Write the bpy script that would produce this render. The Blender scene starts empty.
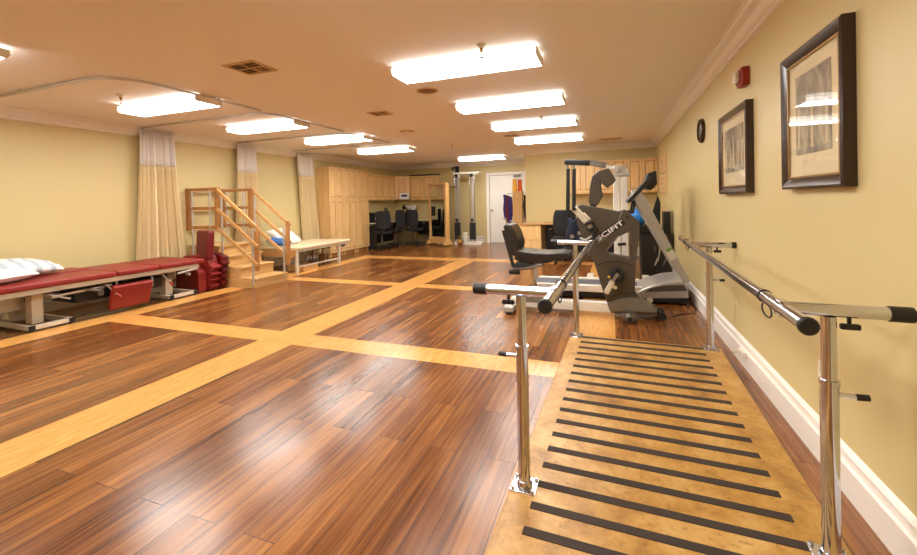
import bpy, bmesh, math, random
from mathutils import Vector, Matrix, Euler
random.seed(7)
C = bpy.context.scene.collection
PI = math.pi

# ------------------------------------------------------------------ materials
def lin(c):
    return tuple(((v/255)/12.92 if v/255 <= .04045 else ((v/255+.055)/1.055)**2.4) for v in c)+(1.,)
def mat(name, col, rough=.5, metal=0., spec=.5, bump=0., bscale=60., coat=0.):
    m = bpy.data.materials.new(name); m.use_nodes = True
    nt = m.node_tree; b = nt.nodes['Principled BSDF']
    b.inputs['Roughness'].default_value = rough; b.inputs['Metallic'].default_value = metal
    b.inputs['Specular IOR Level'].default_value = spec; b.inputs['Coat Weight'].default_value = coat
    n = nt.nodes.new('ShaderNodeTexNoise'); n.inputs['Scale'].default_value = bscale; n.inputs['Detail'].default_value = 3
    tc = nt.nodes.new('ShaderNodeTexCoord'); nt.links.new(tc.outputs['Object'], n.inputs['Vector'])
    mx = nt.nodes.new('ShaderNodeMix'); mx.data_type = 'RGBA'
    c = lin(col); mx.inputs['A'].default_value = tuple(v*.93 for v in c[:3])+(1,); mx.inputs['B'].default_value = tuple(min(1, v*1.06) for v in c[:3])+(1,)
    nt.links.new(n.outputs['Fac'], mx.inputs['Factor']); nt.links.new(mx.outputs['Result'], b.inputs['Base Color'])
    if bump:
        bp = nt.nodes.new('ShaderNodeBump'); bp.inputs['Strength'].default_value = bump; bp.inputs['Distance'].default_value = .004
        nt.links.new(n.outputs['Fac'], bp.inputs['Height']); nt.links.new(bp.outputs['Normal'], b.inputs['Normal'])
    return m
def wood(name, c1, c2, axis='z', rough=.4, stretch=14, scale=5.):
    m = bpy.data.materials.new(name); m.use_nodes = True
    nt = m.node_tree; b = nt.nodes['Principled BSDF']; b.inputs['Roughness'].default_value = rough
    tc = nt.nodes.new('ShaderNodeTexCoord'); mp = nt.nodes.new('ShaderNodeMapping')
    s = [scale*stretch/4]*3; s['xyz'.index(axis)] = scale/4; mp.inputs['Scale'].default_value = s
    nt.links.new(tc.outputs['Object'], mp.inputs['Vector'])
    n = nt.nodes.new('ShaderNodeTexNoise'); n.inputs['Scale'].default_value = 1.6; n.inputs['Detail'].default_value = 6; n.inputs['Distortion'].default_value = .8
    nt.links.new(mp.outputs['Vector'], n.inputs['Vector'])
    r = nt.nodes.new('ShaderNodeValToRGB'); r.color_ramp.elements[0].position = .3; r.color_ramp.elements[1].position = .7
    r.color_ramp.elements[0].color = lin(c1); r.color_ramp.elements[1].color = lin(c2)
    nt.links.new(n.outputs['Fac'], r.inputs['Fac']); nt.links.new(r.outputs['Color'], b.inputs['Base Color'])
    return m
def emis(name, col, s):
    m = bpy.data.materials.new(name); m.use_nodes = True; b = m.node_tree.nodes['Principled BSDF']
    b.inputs['Base Color'].default_value = (.9, .9, .88, 1); b.inputs['Emission Color'].default_value = col; b.inputs['Emission Strength'].default_value = s
    return m

WALLC = (214, 196, 142)
M = dict(
 wall=mat('wall_paint', WALLC, .45, bump=.15, bscale=180), ceil=mat('ceiling_paint', (240, 233, 226), .8, bump=.25, bscale=160),
 trim=mat('trim_paint', (244, 238, 230), .35), white=mat('white_enamel', (232, 226, 214), .35), door=mat('door_paint', (244, 242, 236), .4),
 chrome=mat('chrome', (206, 208, 216), .13, 1.), steel=mat('brushed_steel', (170, 165, 158), .35, 1.), alu=mat('aluminium_paint', (198, 194, 186), .35, .5),
 black=mat('black_rubber', (24, 22, 22), .55), blackp=mat('black_plastic', (30, 29, 30), .38), vinyl=mat('black_vinyl', (38, 33, 31), .3),
 blackf=mat('black_fabric', (34, 33, 35), .9, bump=.3, bscale=400),
 red=mat('red_vinyl', (136, 34, 30), .42, bump=.1, bscale=90), red2=mat('dark_red_vinyl', (104, 16, 20), .38),
 grey=mat('bike_grey', (78, 70, 60), .36), grey2=mat('base_grey', (122, 114, 102), .4), silver=mat('silver_paint', (176, 172, 166), .32, .35),
 cream=mat('cream_vinyl', (228, 212, 176), .4), creamm=mat('cream_metal', (214, 204, 184), .4), fabric=mat('curtain_cloth', (236, 216, 172), .85, bump=.2, bscale=300),
 pillow=mat('pillow_cloth', (236, 232, 226), .9, bump=.2, bscale=200), blue=mat('blue_cloth', (70, 120, 190), .85), paleblue=mat('pale_blue_cloth', (150, 175, 195), .85),
 maple=wood('maple_veneer', (222, 178, 114), (242, 208, 150), 'z', .35), mapled=wood('maple_frame', (206, 154, 90), (232, 190, 126), 'z', .35),
 groove_shade=wood('maple_groove_shade', (150, 100, 52), (176, 124, 70), 'z', .5),  # darker maple, paints shade into the grooves of the cupboard doors
 oak=wood('stained_wood', (156, 104, 54), (190, 136, 78), 'z', .4), oaky=wood('rail_wood', (184, 134, 78), (212, 166, 106), 'y', .4),
 ply=wood('stair_ply', (196, 152, 92), (222, 182, 122), 'y', .5), frame=mat('dark_frame', (52, 32, 24), .22), gold=mat('gilt', (170, 130, 70), .35, .7),
 mat_board=mat('mat_board', (226, 210, 172), .7), mirror=mat('mirror_glass', (225, 228, 225), .03, 1.), grip=mat('grip_tape', (62, 50, 44), .9, bump=.8, bscale=500),
 purple=mat('purple_webbing', (60, 44, 110), .8), orange=mat('orange_plastic', (230, 96, 30), .45), yellow=mat('yellow_plastic', (238, 184, 40), .45),
 redp=mat('red_plastic', (150, 40, 28), .4), ball=mat('blue_ball', (30, 128, 214), .35), paper=mat('paper', (236, 234, 232), .7), ventd=mat('vent_shade', (40, 26, 18), .8),
 vent=mat('vent_paint', (206, 172, 128), .6), pale=mat('pale_label', (214, 206, 184), .5), green=mat('green_label', (110, 150, 70), .5), gunm=mat('gunmetal', (120, 112, 104), .3, .8))
EM = emis('lamp_diffuser', (1., .985, .95, 1), 25.)
EMS = emis('lamp_side_lens', (1., .985, .95, 1), 3.6)

def net_material():
    m = bpy.data.materials.new('curtain_net'); m.use_nodes = True; nt = m.node_tree; b = nt.nodes['Principled BSDF']
    b.inputs['Base Color'].default_value = lin((252, 246, 240)); b.inputs['Roughness'].default_value = .9; b.inputs['Alpha'].default_value = .93
    return m
M['net'] = net_material()

def glass_material():
    m = bpy.data.materials.new('picture_glass'); m.use_nodes = True; nt = m.node_tree; nt.nodes.clear()
    o = nt.nodes.new('ShaderNodeOutputMaterial'); mix = nt.nodes.new('ShaderNodeMixShader'); t = nt.nodes.new('ShaderNodeBsdfTransparent'); g = nt.nodes.new('ShaderNodeBsdfGlossy')
    g.inputs['Roughness'].default_value = .03; lw = nt.nodes.new('ShaderNodeLayerWeight'); pw = nt.nodes.new('ShaderNodeMath'); pw.operation = 'POWER'; pw.inputs[1].default_value = 3.2; nt.links.new(lw.outputs['Facing'], pw.inputs[0]); f = nt.nodes.new('ShaderNodeMath'); f.operation = 'MULTIPLY'; f.inputs[1].default_value = .6; nt.links.new(pw.outputs[0], f.inputs[0])
    nt.links.new(f.outputs[0], mix.inputs[0]); nt.links.new(t.outputs[0], mix.inputs[1]); nt.links.new(g.outputs[0], mix.inputs[2]); nt.links.new(mix.outputs[0], o.inputs[0])
    return m
M['glass'] = glass_material()

def floor_material():
    m = bpy.data.materials.new('plank_floor'); m.use_nodes = True; nt = m.node_tree; b = nt.nodes['Principled BSDF']; L = nt.links.new
    N = nt.nodes.new
    g = N('ShaderNodeNewGeometry'); s = N('ShaderNodeSeparateXYZ'); L(g.outputs['Position'], s.inputs[0])
    cb = N('ShaderNodeCombineXYZ'); L(s.outputs['Y'], cb.inputs[0]); L(s.outputs['X'], cb.inputs[1])
    br = N('ShaderNodeTexBrick'); br.inputs['Scale'].default_value = 1.; br.inputs['Brick Width'].default_value = 1.22; br.inputs['Row Height'].default_value = .152
    br.inputs['Mortar Size'].default_value = .0016; br.inputs['Mortar Smooth'].default_value = .2; br.offset = .37; br.offset_frequency = 2
    br.inputs['Color1'].default_value = (0, 0, 0, 1); br.inputs['Color2'].default_value = (1, 1, 1, 1); br.inputs['Mortar'].default_value = (.5, .5, .5, 1)
    L(cb.outputs[0], br.inputs['Vector'])
    mp = N('ShaderNodeMapping'); mp.inputs['Scale'].default_value = (1.3, 34, 1); L(cb.outputs[0], mp.inputs['Vector'])
    # shift the grain per plank
    addv = N('ShaderNodeVectorMath'); addv.operation = 'MULTIPLY_ADD'; addv.inputs[1].default_value = (7, 13, 5)
    L(br.outputs['Color'], addv.inputs[0]); L(mp.outputs[0], addv.inputs[2])
    n1 = N('ShaderNodeTexNoise'); n1.inputs['Scale'].default_value = 1.; n1.inputs['Detail'].default_value = 7; n1.inputs['Roughness'].default_value = .62; n1.inputs['Distortion'].default_value = .6
    L(addv.outputs[0], n1.inputs['Vector'])
    mp2 = N('ShaderNodeMapping'); mp2.inputs['Scale'].default_value = (1.2, 5, 1); L(cb.outputs[0], mp2.inputs['Vector'])
    n2 = N('ShaderNodeTexNoise'); n2.inputs['Scale'].default_value = 1.1; n2.inputs['Detail'].default_value = 3; L(mp2.outputs[0], n2.inputs['Vector'])
    mixf = N('ShaderNodeMath'); mixf.operation = 'MULTIPLY_ADD'; mixf.inputs[1].default_value = .62; L(n1.outputs['Fac'], mixf.inputs[0])
    m3 = N('ShaderNodeMath'); m3.operation = 'MULTIPLY_ADD'; m3.inputs[1].default_value = .16; L(br.outputs['Color'], m3.inputs[0])
    m4 = N('ShaderNodeMath'); m4.operation = 'MULTIPLY'; m4.inputs[1].default_value = .28; L(n2.outputs['Fac'], m4.inputs[0]); L(m4.outputs[0], m3.inputs[2]); L(m3.outputs[0], mixf.inputs[2])
    r = N('ShaderNodeValToRGB'); e = r.color_ramp.elements; e[0].position = .34; e[0].color = lin((66, 34, 14)); e[1].position = .72; e[1].color = lin((170, 114, 58))
    e2 = r.color_ramp.elements.new(.52); e2.color = lin((122, 72, 33)); L(mixf.outputs[0], r.inputs['Fac'])
    dk = N('ShaderNodeMix'); dk.data_type = 'RGBA'; dk.inputs['B'].default_value = lin((50, 24, 12)); L(br.outputs['Fac'], dk.inputs['Factor']); L(r.outputs['Color'], dk.inputs['A'])
    # light inlay bands
    def rng(sock, a, c):
        x = N('ShaderNodeMath'); x.operation = 'COMPARE'; x.inputs[1].default_value = (a+c)/2; x.inputs[2].default_value = abs(c-a)/2; L(sock, x.inputs[0]); return x.outputs[0]
    def op(o, a, c):
        x = N('ShaderNodeMath'); x.operation = o; L(a, x.inputs[0]); L(c, x.inputs[1]); return x.outputs[0]
    X, Y = s.outputs['X'], s.outputs['Y']
    inx = rng(X, -5.72, 0.02); iny = rng(Y, -1.4, 8.93)
    lon = op('MAXIMUM', op('MAXIMUM', rng(X, -5.72, -5.38), rng(X, -3.17, -2.77)), rng(X, -.36, 0.02))
    crs = op('MAXIMUM', op('MAXIMUM', rng(Y, 3.05, 3.345), rng(Y, 5.70, 5.96)), rng(Y, 8.5, 8.93))
    crs = op('MAXIMUM', crs, rng(Y, -1.4, -1.1))
    band = op('MAXIMUM', op('MULTIPLY', lon, iny), op('MULTIPLY', crs, inx))
    n5 = N('ShaderNodeTexNoise'); n5.inputs['Scale'].default_value = 1.; n5.inputs['Detail'].default_value = 5
    mp5 = N('ShaderNodeMapping'); mp5.inputs['Scale'].default_value = (6, 40, 1); L(cb.outputs[0], mp5.inputs['Vector']); L(mp5.outputs[0], n5.inputs['Vector'])
    rb = N('ShaderNodeValToRGB'); rb.color_ramp.elements[0].position = .3; rb.color_ramp.elements[0].color = lin((206, 142, 68)); rb.color_ramp.elements[1].position = .7; rb.color_ramp.elements[1].color = lin((228, 172, 96)); L(n5.outputs['Fac'], rb.inputs['Fac'])
    mx = N('ShaderNodeMix'); mx.data_type = 'RGBA'; L(band, mx.inputs['Factor']); L(dk.outputs['Result'], mx.inputs['A']); L(rb.outputs['Color'], mx.inputs['B'])
    L(mx.outputs['Result'], b.inputs['Base Color'])
    rr = N('ShaderNodeMath'); rr.operation = 'MULTIPLY_ADD'; rr.inputs[1].default_value = .16; rr.inputs[2].default_value = .16; L(n2.outputs['Fac'], rr.inputs[0]); L(rr.outputs[0], b.inputs['Roughness'])
    b.inputs['Specular IOR Level'].default_value = .55
    bp = N('ShaderNodeBump'); bp.inputs['Strength'].default_value = .12; bp.inputs['Distance'].default_value = .003
    L(n1.outputs['Fac'], bp.inputs['Height']); L(bp.outputs['Normal'], b.inputs['Normal'])
    return m
M['floor'] = floor_material()

def board_material():
    m = bpy.data.materials.new('platform_ply'); m.use_nodes = True; nt = m.node_tree; b = nt.nodes['Principled BSDF']; L = nt.links.new; N = nt.nodes.new
    tc = N('ShaderNodeTexCoord'); n = N('ShaderNodeTexNoise'); n.inputs['Scale'].default_value = 5.; n.inputs['Detail'].default_value = 8; n.inputs['Roughness'].default_value = .7
    L(tc.outputs['Object'], n.inputs['Vector'])
    r = N('ShaderNodeValToRGB'); e = r.color_ramp.elements; e[0].position = .3; e[0].color = lin((132, 90, 34)); e[1].position = .70; e[1].color = lin((212, 174, 108)); x = e.new(.48); x.color = lin((184, 138, 66))
    L(n.outputs['Fac'], r.inputs['Fac'])
    v = N('ShaderNodeTexNoise'); v.inputs['Scale'].default_value = 38.; v.inputs['Detail'].default_value = 4; L(tc.outputs['Object'], v.inputs['Vector'])
    rv = N('ShaderNodeValToRGB'); rv.color_ramp.elements[0].position = .3; rv.color_ramp.elements[0].color = (1, 1, 1, 1); rv.color_ramp.elements[1].position = .42; rv.color_ramp.elements[1].color = (0, 0, 0, 1); L(v.outputs['Fac'], rv.inputs['Fac'])
    mx = N('ShaderNodeMix'); mx.data_type = 'RGBA'; mx.inputs['B'].default_value = lin((140, 92, 44))
    f = N('ShaderNodeMath'); f.operation = 'MULTIPLY'; f.inputs[1].default_value = .6; L(rv.outputs['Color'], f.inputs[0]); L(f.outputs[0], mx.inputs['Factor']); L(r.outputs['Color'], mx.inputs['A'])
    L(mx.outputs['Result'], b.inputs['Base Color']); b.inputs['Roughness'].default_value = .42
    return m
M['board'] = board_material()

def print_material(seed):
    m = bpy.data.materials.new('sepia_print'); m.use_nodes = True; nt = m.node_tree; b = nt.nodes['Principled BSDF']; L = nt.links.new; N = nt.nodes.new
    tc = N('ShaderNodeTexCoord'); mp = N('ShaderNodeMapping'); mp.inputs['Location'].default_value = (seed, seed*2, 0); mp.inputs['Scale'].default_value = (6, 6, 4); L(tc.outputs['Object'], mp.inputs['Vector'])
    n = N('ShaderNodeTexNoise'); n.inputs['Scale'].default_value = 1.; n.inputs['Detail'].default_value = 6; n.inputs['Distortion'].default_value = 1.4; L(mp.outputs[0], n.inputs['Vector'])
    r = N('ShaderNodeValToRGB'); e = r.color_ramp.elements; e[0].position = .36; e[0].color = lin((92, 82, 66)); e[1].position = .66; e[1].color = lin((190, 178, 146)); L(n.outputs['Fac'], r.inputs['Fac'])
    L(r.outputs['Color'], b.inputs['Base Color']); b.inputs['Roughness'].default_value = .6
    return m

# ------------------------------------------------------------------ mesh builder
def world_loc(o):
    v = Vector((0, 0, 0))
    while o is not None: v += o.location; o = o.parent
    return v
class MB:
    def __init__(s): s.bm = bmesh.new()
    def obox(s, c, size, rot=(0, 0, 0)):
        mtx = Matrix.Translation(c) @ Euler(rot).to_matrix().to_4x4() @ Matrix.Diagonal((*size, 1))
        bmesh.ops.create_cube(s.bm, size=1, matrix=mtx); return s
    def box(s, x0, x1, y0, y1, z0, z1): return s.obox(((x0+x1)/2, (y0+y1)/2, (z0+z1)/2), (abs(x1-x0), abs(y1-y0), abs(z1-z0)))
    def tube(s, a, b, r, r2=None, seg=16):
        a, b = Vector(a), Vector(b); d = b-a
        if d.length < 1e-6: return s
        mtx = Matrix.Translation((a+b)/2) @ d.to_track_quat('Z', 'Y').to_matrix().to_4x4()
        bmesh.ops.create_cone(s.bm, cap_ends=True, segments=seg, radius1=r, radius2=r if r2 is None else r2, depth=d.length, matrix=mtx); return s
    def bar(s, a, b, w, h, up=(0, 0, 1)):     # rectangular bar between two points
        a, b = Vector(a), Vector(b); d = (b-a); L = d.length; d.normalize(); u = Vector(up); x = u.cross(d)
        if x.length < 1e-4: x = Vector((1, 0, 0)).cross(d)
        x.normalize(); u = d.cross(x)
        mtx = Matrix((x, u, d)).transposed().to_4x4(); mtx = Matrix.Translation((a+b)/2) @ mtx @ Matrix.Diagonal((w, h, L, 1))
        bmesh.ops.create_cube(s.bm, size=1, matrix=mtx); return s
    def path(s, pts, r, seg=10, closed=False):
        pts = [Vector(p) for p in pts]; n = len(pts); rings = []
        prev = None
        for i, p in enumerate(pts):
            if closed: t = pts[(i+1) % n]-pts[i-1]
            else: t = pts[min(i+1, n-1)]-pts[max(i-1, 0)]
            t.normalize()
            if prev is None:
                u = Vector((0, 0, 1)) if abs(t.z) < .9 else Vector((1, 0, 0))
                u = (u-t*u.dot(t)).normalized()
            else: u = (prev-t*prev.dot(t)).normalized()
            prev = u; w = t.cross(u)
            rings.append([s.bm.verts.new(p+(u*math.cos(2*PI*k/seg)+w*math.sin(2*PI*k/seg))*r) for k in range(seg)])
        for i in range(n if closed else n-1):
            A, B = rings[i], rings[(i+1) % n]
            for k in range(seg): s.bm.faces.new((A[k], A[(k+1) % seg], B[(k+1) % seg], B[k]))
        if not closed: s.bm.faces.new(rings[0][::-1]); s.bm.faces.new(rings[-1])
        return s
    def lathe(s, prof, c=(0, 0, 0), axis=(0, 0, 1), seg=20):
        q = Vector((0, 0, 1)).rotation_difference(Vector(axis)); c = Vector(c); rings = []
        for r, z in prof: rings.append([s.bm.verts.new(c+q @ Vector((max(r, 1e-4)*math.cos(2*PI*k/seg), max(r, 1e-4)*math.sin(2*PI*k/seg), z))) for k in range(seg)])
        for A, B in zip(rings, rings[1:]):
            for k in range(seg): s.bm.faces.new((A[k], A[(k+1) % seg], B[(k+1) % seg], B[k]))
        s.bm.faces.new(rings[0][::-1]); s.bm.faces.new(rings[-1]); return s
    def ball(s, c, r, scale=(1, 1, 1), rot=(0, 0, 0), u=20, v=12):
        bmesh.ops.create_uvsphere(s.bm, u_segments=u, v_segments=v, radius=r, matrix=Matrix.Translation(c) @ Euler(rot).to_matrix().to_4x4() @ Matrix.Diagonal((*scale, 1))); return s
    def prism(s, poly, plane, a, b, holes=()):
        # plane 'xz' extrudes along y from a to b; 'yz' along x; 'xy' along z
        def P(p, w): return {'xz': (p[0], w, p[1]), 'yz': (w, p[0], p[1]), 'xy': (p[0], p[1], w)}[plane]
        loops = [poly]+list(holes); fl = []
        tmp = bmesh.new(); edges = []
        for lp in loops:
            vs = [tmp.verts.new(P(p, a)) for p in lp]
            for i in range(len(vs)): edges.append(tmp.edges.new((vs[i], vs[(i+1) % len(vs)])))
        bmesh.ops.triangle_fill(tmp, edges=edges, use_beauty=True, use_dissolve=False)
        tmp.verts.index_update(); va = {}; vb = {}
        off = Vector(P((0, 0), b))-Vector(P((0, 0), a))
        for v in tmp.verts: va[v.index] = s.bm.verts.new(v.co); vb[v.index] = s.bm.verts.new(v.co+off)
        for f in tmp.faces:
            ix = [v.index for v in f.verts]; s.bm.faces.new([va[i] for i in ix]); s.bm.faces.new([vb[i] for i in ix[::-1]])
        for e in tmp.edges:
            if len(e.link_faces) == 1:
                i, j = e.verts[0].index, e.verts[1].index; s.bm.faces.new((va[i], va[j], vb[j], vb[i]))
        tmp.free(); return s
    def grid(s, fn, nu, nv):
        g = [[s.bm.verts.new(fn(i/nu, j/nv)) for j in range(nv+1)] for i in range(nu+1)]
        for i in range(nu):
            for j in range(nv): s.bm.faces.new((g[i][j], g[i+1][j], g[i+1][j+1], g[i][j+1]))
        return s
    def build(s, name, m, parent=None, bevel=0, seg=2, solid=0, subsurf=0, angle=35):
        bmesh.ops.recalc_face_normals(s.bm, faces=s.bm.faces[:])
        if parent is not None:
            off = world_loc(parent)
            for v in s.bm.verts: v.co -= off
        me = bpy.data.meshes.new(name); s.bm.to_mesh(me); s.bm.free()
        for p in me.polygons: p.use_smooth = True
        me.set_sharp_from_angle(angle=math.radians(angle))
        me.materials.append(m if not isinstance(m, str) else M[m])
        o = bpy.data.objects.new(name, me); C.objects.link(o)
        if parent is not None: o.parent = parent
        if solid: d = o.modifiers.new('solidify', 'SOLIDIFY'); d.thickness = solid; d.offset = 0
        if bevel: d = o.modifiers.new('bevel', 'BEVEL'); d.width = bevel; d.segments = seg; d.limit_method = 'ANGLE'; d.angle_limit = math.radians(40)
        if subsurf: d = o.modifiers.new('subsurf', 'SUBSURF'); d.levels = subsurf; d.render_levels = subsurf
        return o
def tag(o, label, cat, group=None, kind=None):
    o['label'] = label; o['category'] = cat
    if group: o['group'] = group
    if kind: o['kind'] = kind
    return o
def thing(name, label, cat, loc=(0, 0, 0), group=None):
    o = bpy.data.objects.new(name, None); o.empty_display_size = .1; C.objects.link(o); o.location = loc
    return tag(o, label, cat, group)
def struct(o): o['kind'] = 'structure'; return o
def copy_tree(o, parent=None):
    c = o.copy(); C.objects.link(c); c.parent = parent
    for ch in [k for k in o.children]: copy_tree(ch, c)
    return c

XL, XR, YB, YP, YF, CE = -6.70, .933, 12.35, 10.02, -2.2, 2.51
XP = -1.92     # left end of the partition
# ------------------------------------------------------------------ setting
struct(MB().box(XL-.15, XR+.15, YF-.15, YB+.15, -.12, 0).build('floor', 'floor'))
struct(MB().box(XL-.15, XR+.15, YF-.15, YB+.15, CE, CE+.12).build('ceiling', 'ceil'))
struct(MB().box(XL-.12, XL, YF-.12, YB+.12, 0, CE).build('wall_left', 'wall'))
struct(MB().box(XR, XR+.12, YF-.12, YB+.12, 0, CE).build('wall_right', 'wall'))
struct(MB().box(XL, -3.57, YB, YB+.12, 0, CE).box(-2.38, XP, YB, YB+.12, 0, CE).box(-3.57, -2.38, YB, YB+.12, 2.14, CE).build('wall_back', 'wall'))
struct(MB().box(XL, XR, YF-.12, YF, 0, CE).build('wall_front', 'wall'))
struct(MB().box(XP, XR, YP, YB+.12, 0, CE).build('wall_partition', 'wall'))

CROWN = [(0, 0), (.125, 0), (.125, -.012), (.108, -.016), (.1, -.03), (.082, -.04), (.062, -.05), (.05, -.066), (.042, -.086), (.03, -.1), (.018, -.106), (.018, -.128), (0, -.132)]
BASE = [(0, 0), (.022, 0), (.022, .12), (.026, .124), (.026, .132), (.016, .14), (.012, .152), (.012, .165), (.02, .172), (.02, .182), (.01, .192), (0, .2)]
def run(name, prof, a, b, inward, z):     # profile swept along a straight wall
    a, b = Vector(a), Vector(b); n = Vector(inward); mb = MB(); A = [mb.bm.verts.new((a.x+n.x*u, a.y+n.y*u, z+v)) for u, v in prof]; B = [mb.bm.verts.new((b.x+n.x*u, b.y+n.y*u, z+v)) for u, v in prof]
    k = len(prof)
    for i in range(k): mb.bm.faces.new((A[i], A[(i+1) % k], B[(i+1) % k], B[i]))
    mb.bm.faces.new(A); mb.bm.faces.new(B[::-1])
    return struct(mb.build(name, 'trim', angle=25))
e = .001
run('trim_1', CROWN, (XL, YF), (XL, YB), (1, 0), CE); run('trim_2', CROWN, (XR, YF), (XR, YP), (-1, 0), CE)
run('trim_3', CROWN, (XL, YB), (XP, YB), (0, -1), CE); run('trim_4', CROWN, (XP-.12, YP), (XR, YP), (0, -1), CE)
run('trim_5', CROWN, (XP, YP-.12), (XP, YB), (-1, 0), CE)
run('baseboard_left', BASE, (XL, YF), (XL, 8.3), (1, 0), 0); run('baseboard_right', BASE, (XR, YF), (XR, YP), (-1, 0), 0)
run('baseboard_back', BASE, (-4.6, YB), (-3.66, YB), (0, -1), 0); run('baseboard_partition', BASE, (XP, YP), (XR, YP), (0, -1), 0)
# back door
dr = struct(MB().box(-3.47, -2.46, YB+.03, YB+.07, .01, 2.06).build('door_1', 'door', bevel=.003))
MB().lathe([(.012, 0), (.012, .03), (.03, .04), (.033, .06), (.02, .075), (0, .077)], (-3.40, YB+.028, 1.0), (0, -1, 0)).build('door_knob', 'steel', dr)
for z in (.25, 1.05, 1.85): MB().tube((-2.465, YB+.025, z-.045), (-2.465, YB+.025, z+.045), .008).build('hinge', 'steel', dr)
dc = MB().box(-2.72, -2.5, YB-.02, YB+.03, 1.985, 2.045).bar((-2.6, YB-.03, 2.04), (-2.42, YB-.1, 2.075), .02, .01).build('door_closer', 'gunm', dr, bevel=.004)
struct(MB().box(-3.57, -3.48, YB-.018, YB+.1, 0, 2.15).box(-2.45, -2.36, YB-.018, YB+.1, 0, 2.15).box(-3.48, -2.45, YB-.018, YB+.1, 2.065, 2.15).build('trim_6', 'trim', bevel=.004))

# ------------------------------------------------------------------ fluorescent ceiling lights
def make_light(label):
    t = thing('ceiling_light', label, 'ceiling light', (0, 0, CE), 'wraparound fluorescent ceiling lights')
    w, h, l = .16, .09, .645
    MB().box(-l+.02, l-.02, -.1, .1, CE-.03, CE).build('housing', 'white', t, bevel=.004)
    p = [(-w, CE-.032), (-w-.004, CE-.07), (-w+.014, CE-h), (w-.014, CE-h), (w+.004, CE-.07), (w, CE-.032)]
    MB().box(-l+.014, l-.014, -w+.016, w-.016, CE-h-.001, CE-h+.012).build('diffuser', EM, t)
    d_side = MB().prism(p, 'yz', -l+.012, l-.012).build('side_lens', EMS, t)
    for s in (-1, 1):
        q = [(-w-.003, CE-.028), (-w-.008, CE-.07), (-w+.012, CE-h-.004), (w-.012, CE-h-.004), (w+.008, CE-.07), (w+.003, CE-.028)]
        MB().prism(q, 'yz', s*l, s*(l-.012)).build('end_cap', 'white', t)
    return t
LIGHTS = [(-1.165, 3.45, 'large bright wraparound ceiling light nearest the camera, beside the round speaker grille'),
 (-1.13, 5.0, 'second ceiling light of the right row, between the nearest one and the sprinklered one'),
 (-1.10, 6.52, 'third ceiling light of the right row, with a sprinkler hanging before it'),
 (-1.12, 8.28, 'farthest ceiling light of the right row, before the partition crown moulding'),
 (-3.27, 10.95, 'far ceiling light in the alcove before the white door'),
 (-4.76, 3.37, 'ceiling light inside the nearest curtain track above the red treatment bed'),
 (-4.78, 4.87, 'ceiling light inside the middle curtain track above the training stairs'),
 (-4.64, 6.42, 'ceiling light inside the far curtain track above the cream treatment bed'),
 (-4.66, 8.17, 'ceiling light before the tall maple cupboards, last of the left row'),
 (-4.82, 1.60, 'ceiling light at the left edge of the photo, outside the curtain tracks'),
 (-1.145, 1.55, 'ceiling light over the near end of the parallel bars'), (-1.145, .1, 'ceiling light over the open floor behind the bars'), (-4.75, .1, 'left ceiling light over the open floor')]
first = make_light('x')
for i, (x, y, lb) in enumerate(LIGHTS):
    o = first if i == 0 else copy_tree(first)
    o.location = (x, y, CE); o['label'] = lb

# sprinklers
def make_sprinkler():
    t = thing('fire_sprinkler', '', 'sprinkler', (0, 0, CE), 'pendant fire sprinklers')
    MB().lathe([(.04, 0), (.04, -.006), (.022, -.02), (.018, -.03), (0, -.03)], (0, 0, CE)).build('escutcheon', 'pale', t)
    MB().tube((0, 0, CE-.028), (0, 0, CE-.06), .012).lathe([(.0, -.1), (.018, -.102), (.018, -.106), (0, -.107)], (0, 0, CE)).path([(.009, 0, CE-.058), (.015, 0, CE-.075), (.004, 0, CE-.101)], .0025, 6).path([(-.009, 0, CE-.058), (-.015, 0, CE-.075), (-.004, 0, CE-.101)], .0025, 6).build('sprinkler_head', 'gold', t)
    return t
sp = make_sprinkler()
for i, (x, y, lb) in enumerate([(-.93, 3.16, 'sprinkler head hanging in front of the nearest large ceiling light'), (-4.9, 2.95, 'sprinkler head on the left beside the light above the red bed'),
        (-.935, 6.2, 'sprinkler head in front of the third ceiling light'), (-3.06, 8.1, 'lone small sprinkler head on the bare ceiling toward the white door')]):
    o = sp if i == 0 else copy_tree(sp); o.location = (x, y, CE); o['label'] = lb

def vent(name, label, x0, x1, y0, y1, n=3, back='ventd'):
    t = thing(name, label, 'vent', ((x0+x1)/2, (y0+y1)/2, CE), 'ceiling air vents'); b = .028; z = CE-.008
    MB().box(x0, x1, y0, y0+b, z, CE).box(x0, x1, y1-b, y1, z, CE).box(x0, x0+b, y0+b, y1-b, z, CE).box(x1-b, x1, y0+b, y1-b, z, CE).build('frame', 'vent', t)
    MB().box(x0+b, x1-b, y0+b, y1-b, CE-.003, CE-.001).build('duct_shade', back, t)  # dark sheet under the closed ceiling, painted as the shade inside the duct
    mb = MB(); xm, ym = (x0+x1)/2, (y0+y1)/2
    mb.box(xm-.006, xm+.006, y0+b, y1-b, z, CE-.002).box(x0+b, x1-b, ym-.006, ym+.006, z, CE-.002)
    for k in range(n):
        f = (k+.5)/n
        for s in (0, 1):
            yy = y0+b+(y1-y0-2*b)*(f*.5+.5*s); mb.obox(((x0+b+xm)/2 if s else (xm+x1-b)/2, yy, CE-.006), ((x1-x0)/2-b, .008, .003), (.6, 0, 0))
        xx = x0+b+(xm-x0-b)*f; mb.obox((xx, (y0+b+ym)/2, CE-.006), (.008, (y1-y0)/2-b, .003), (0, .6, 0))
        xx = xm+(x1-b-xm)*f; mb.obox((xx, (y1-b+ym)/2, CE-.006), (.008, (y1-y0)/2-b, .003), (0, -.6, 0))
    mb.build('louvre', 'vent', t)
vent('ceiling_vent', 'square ceiling vent nearest the camera, left of the big light', -3.14, -2.80, 2.70, 3.0)
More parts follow.
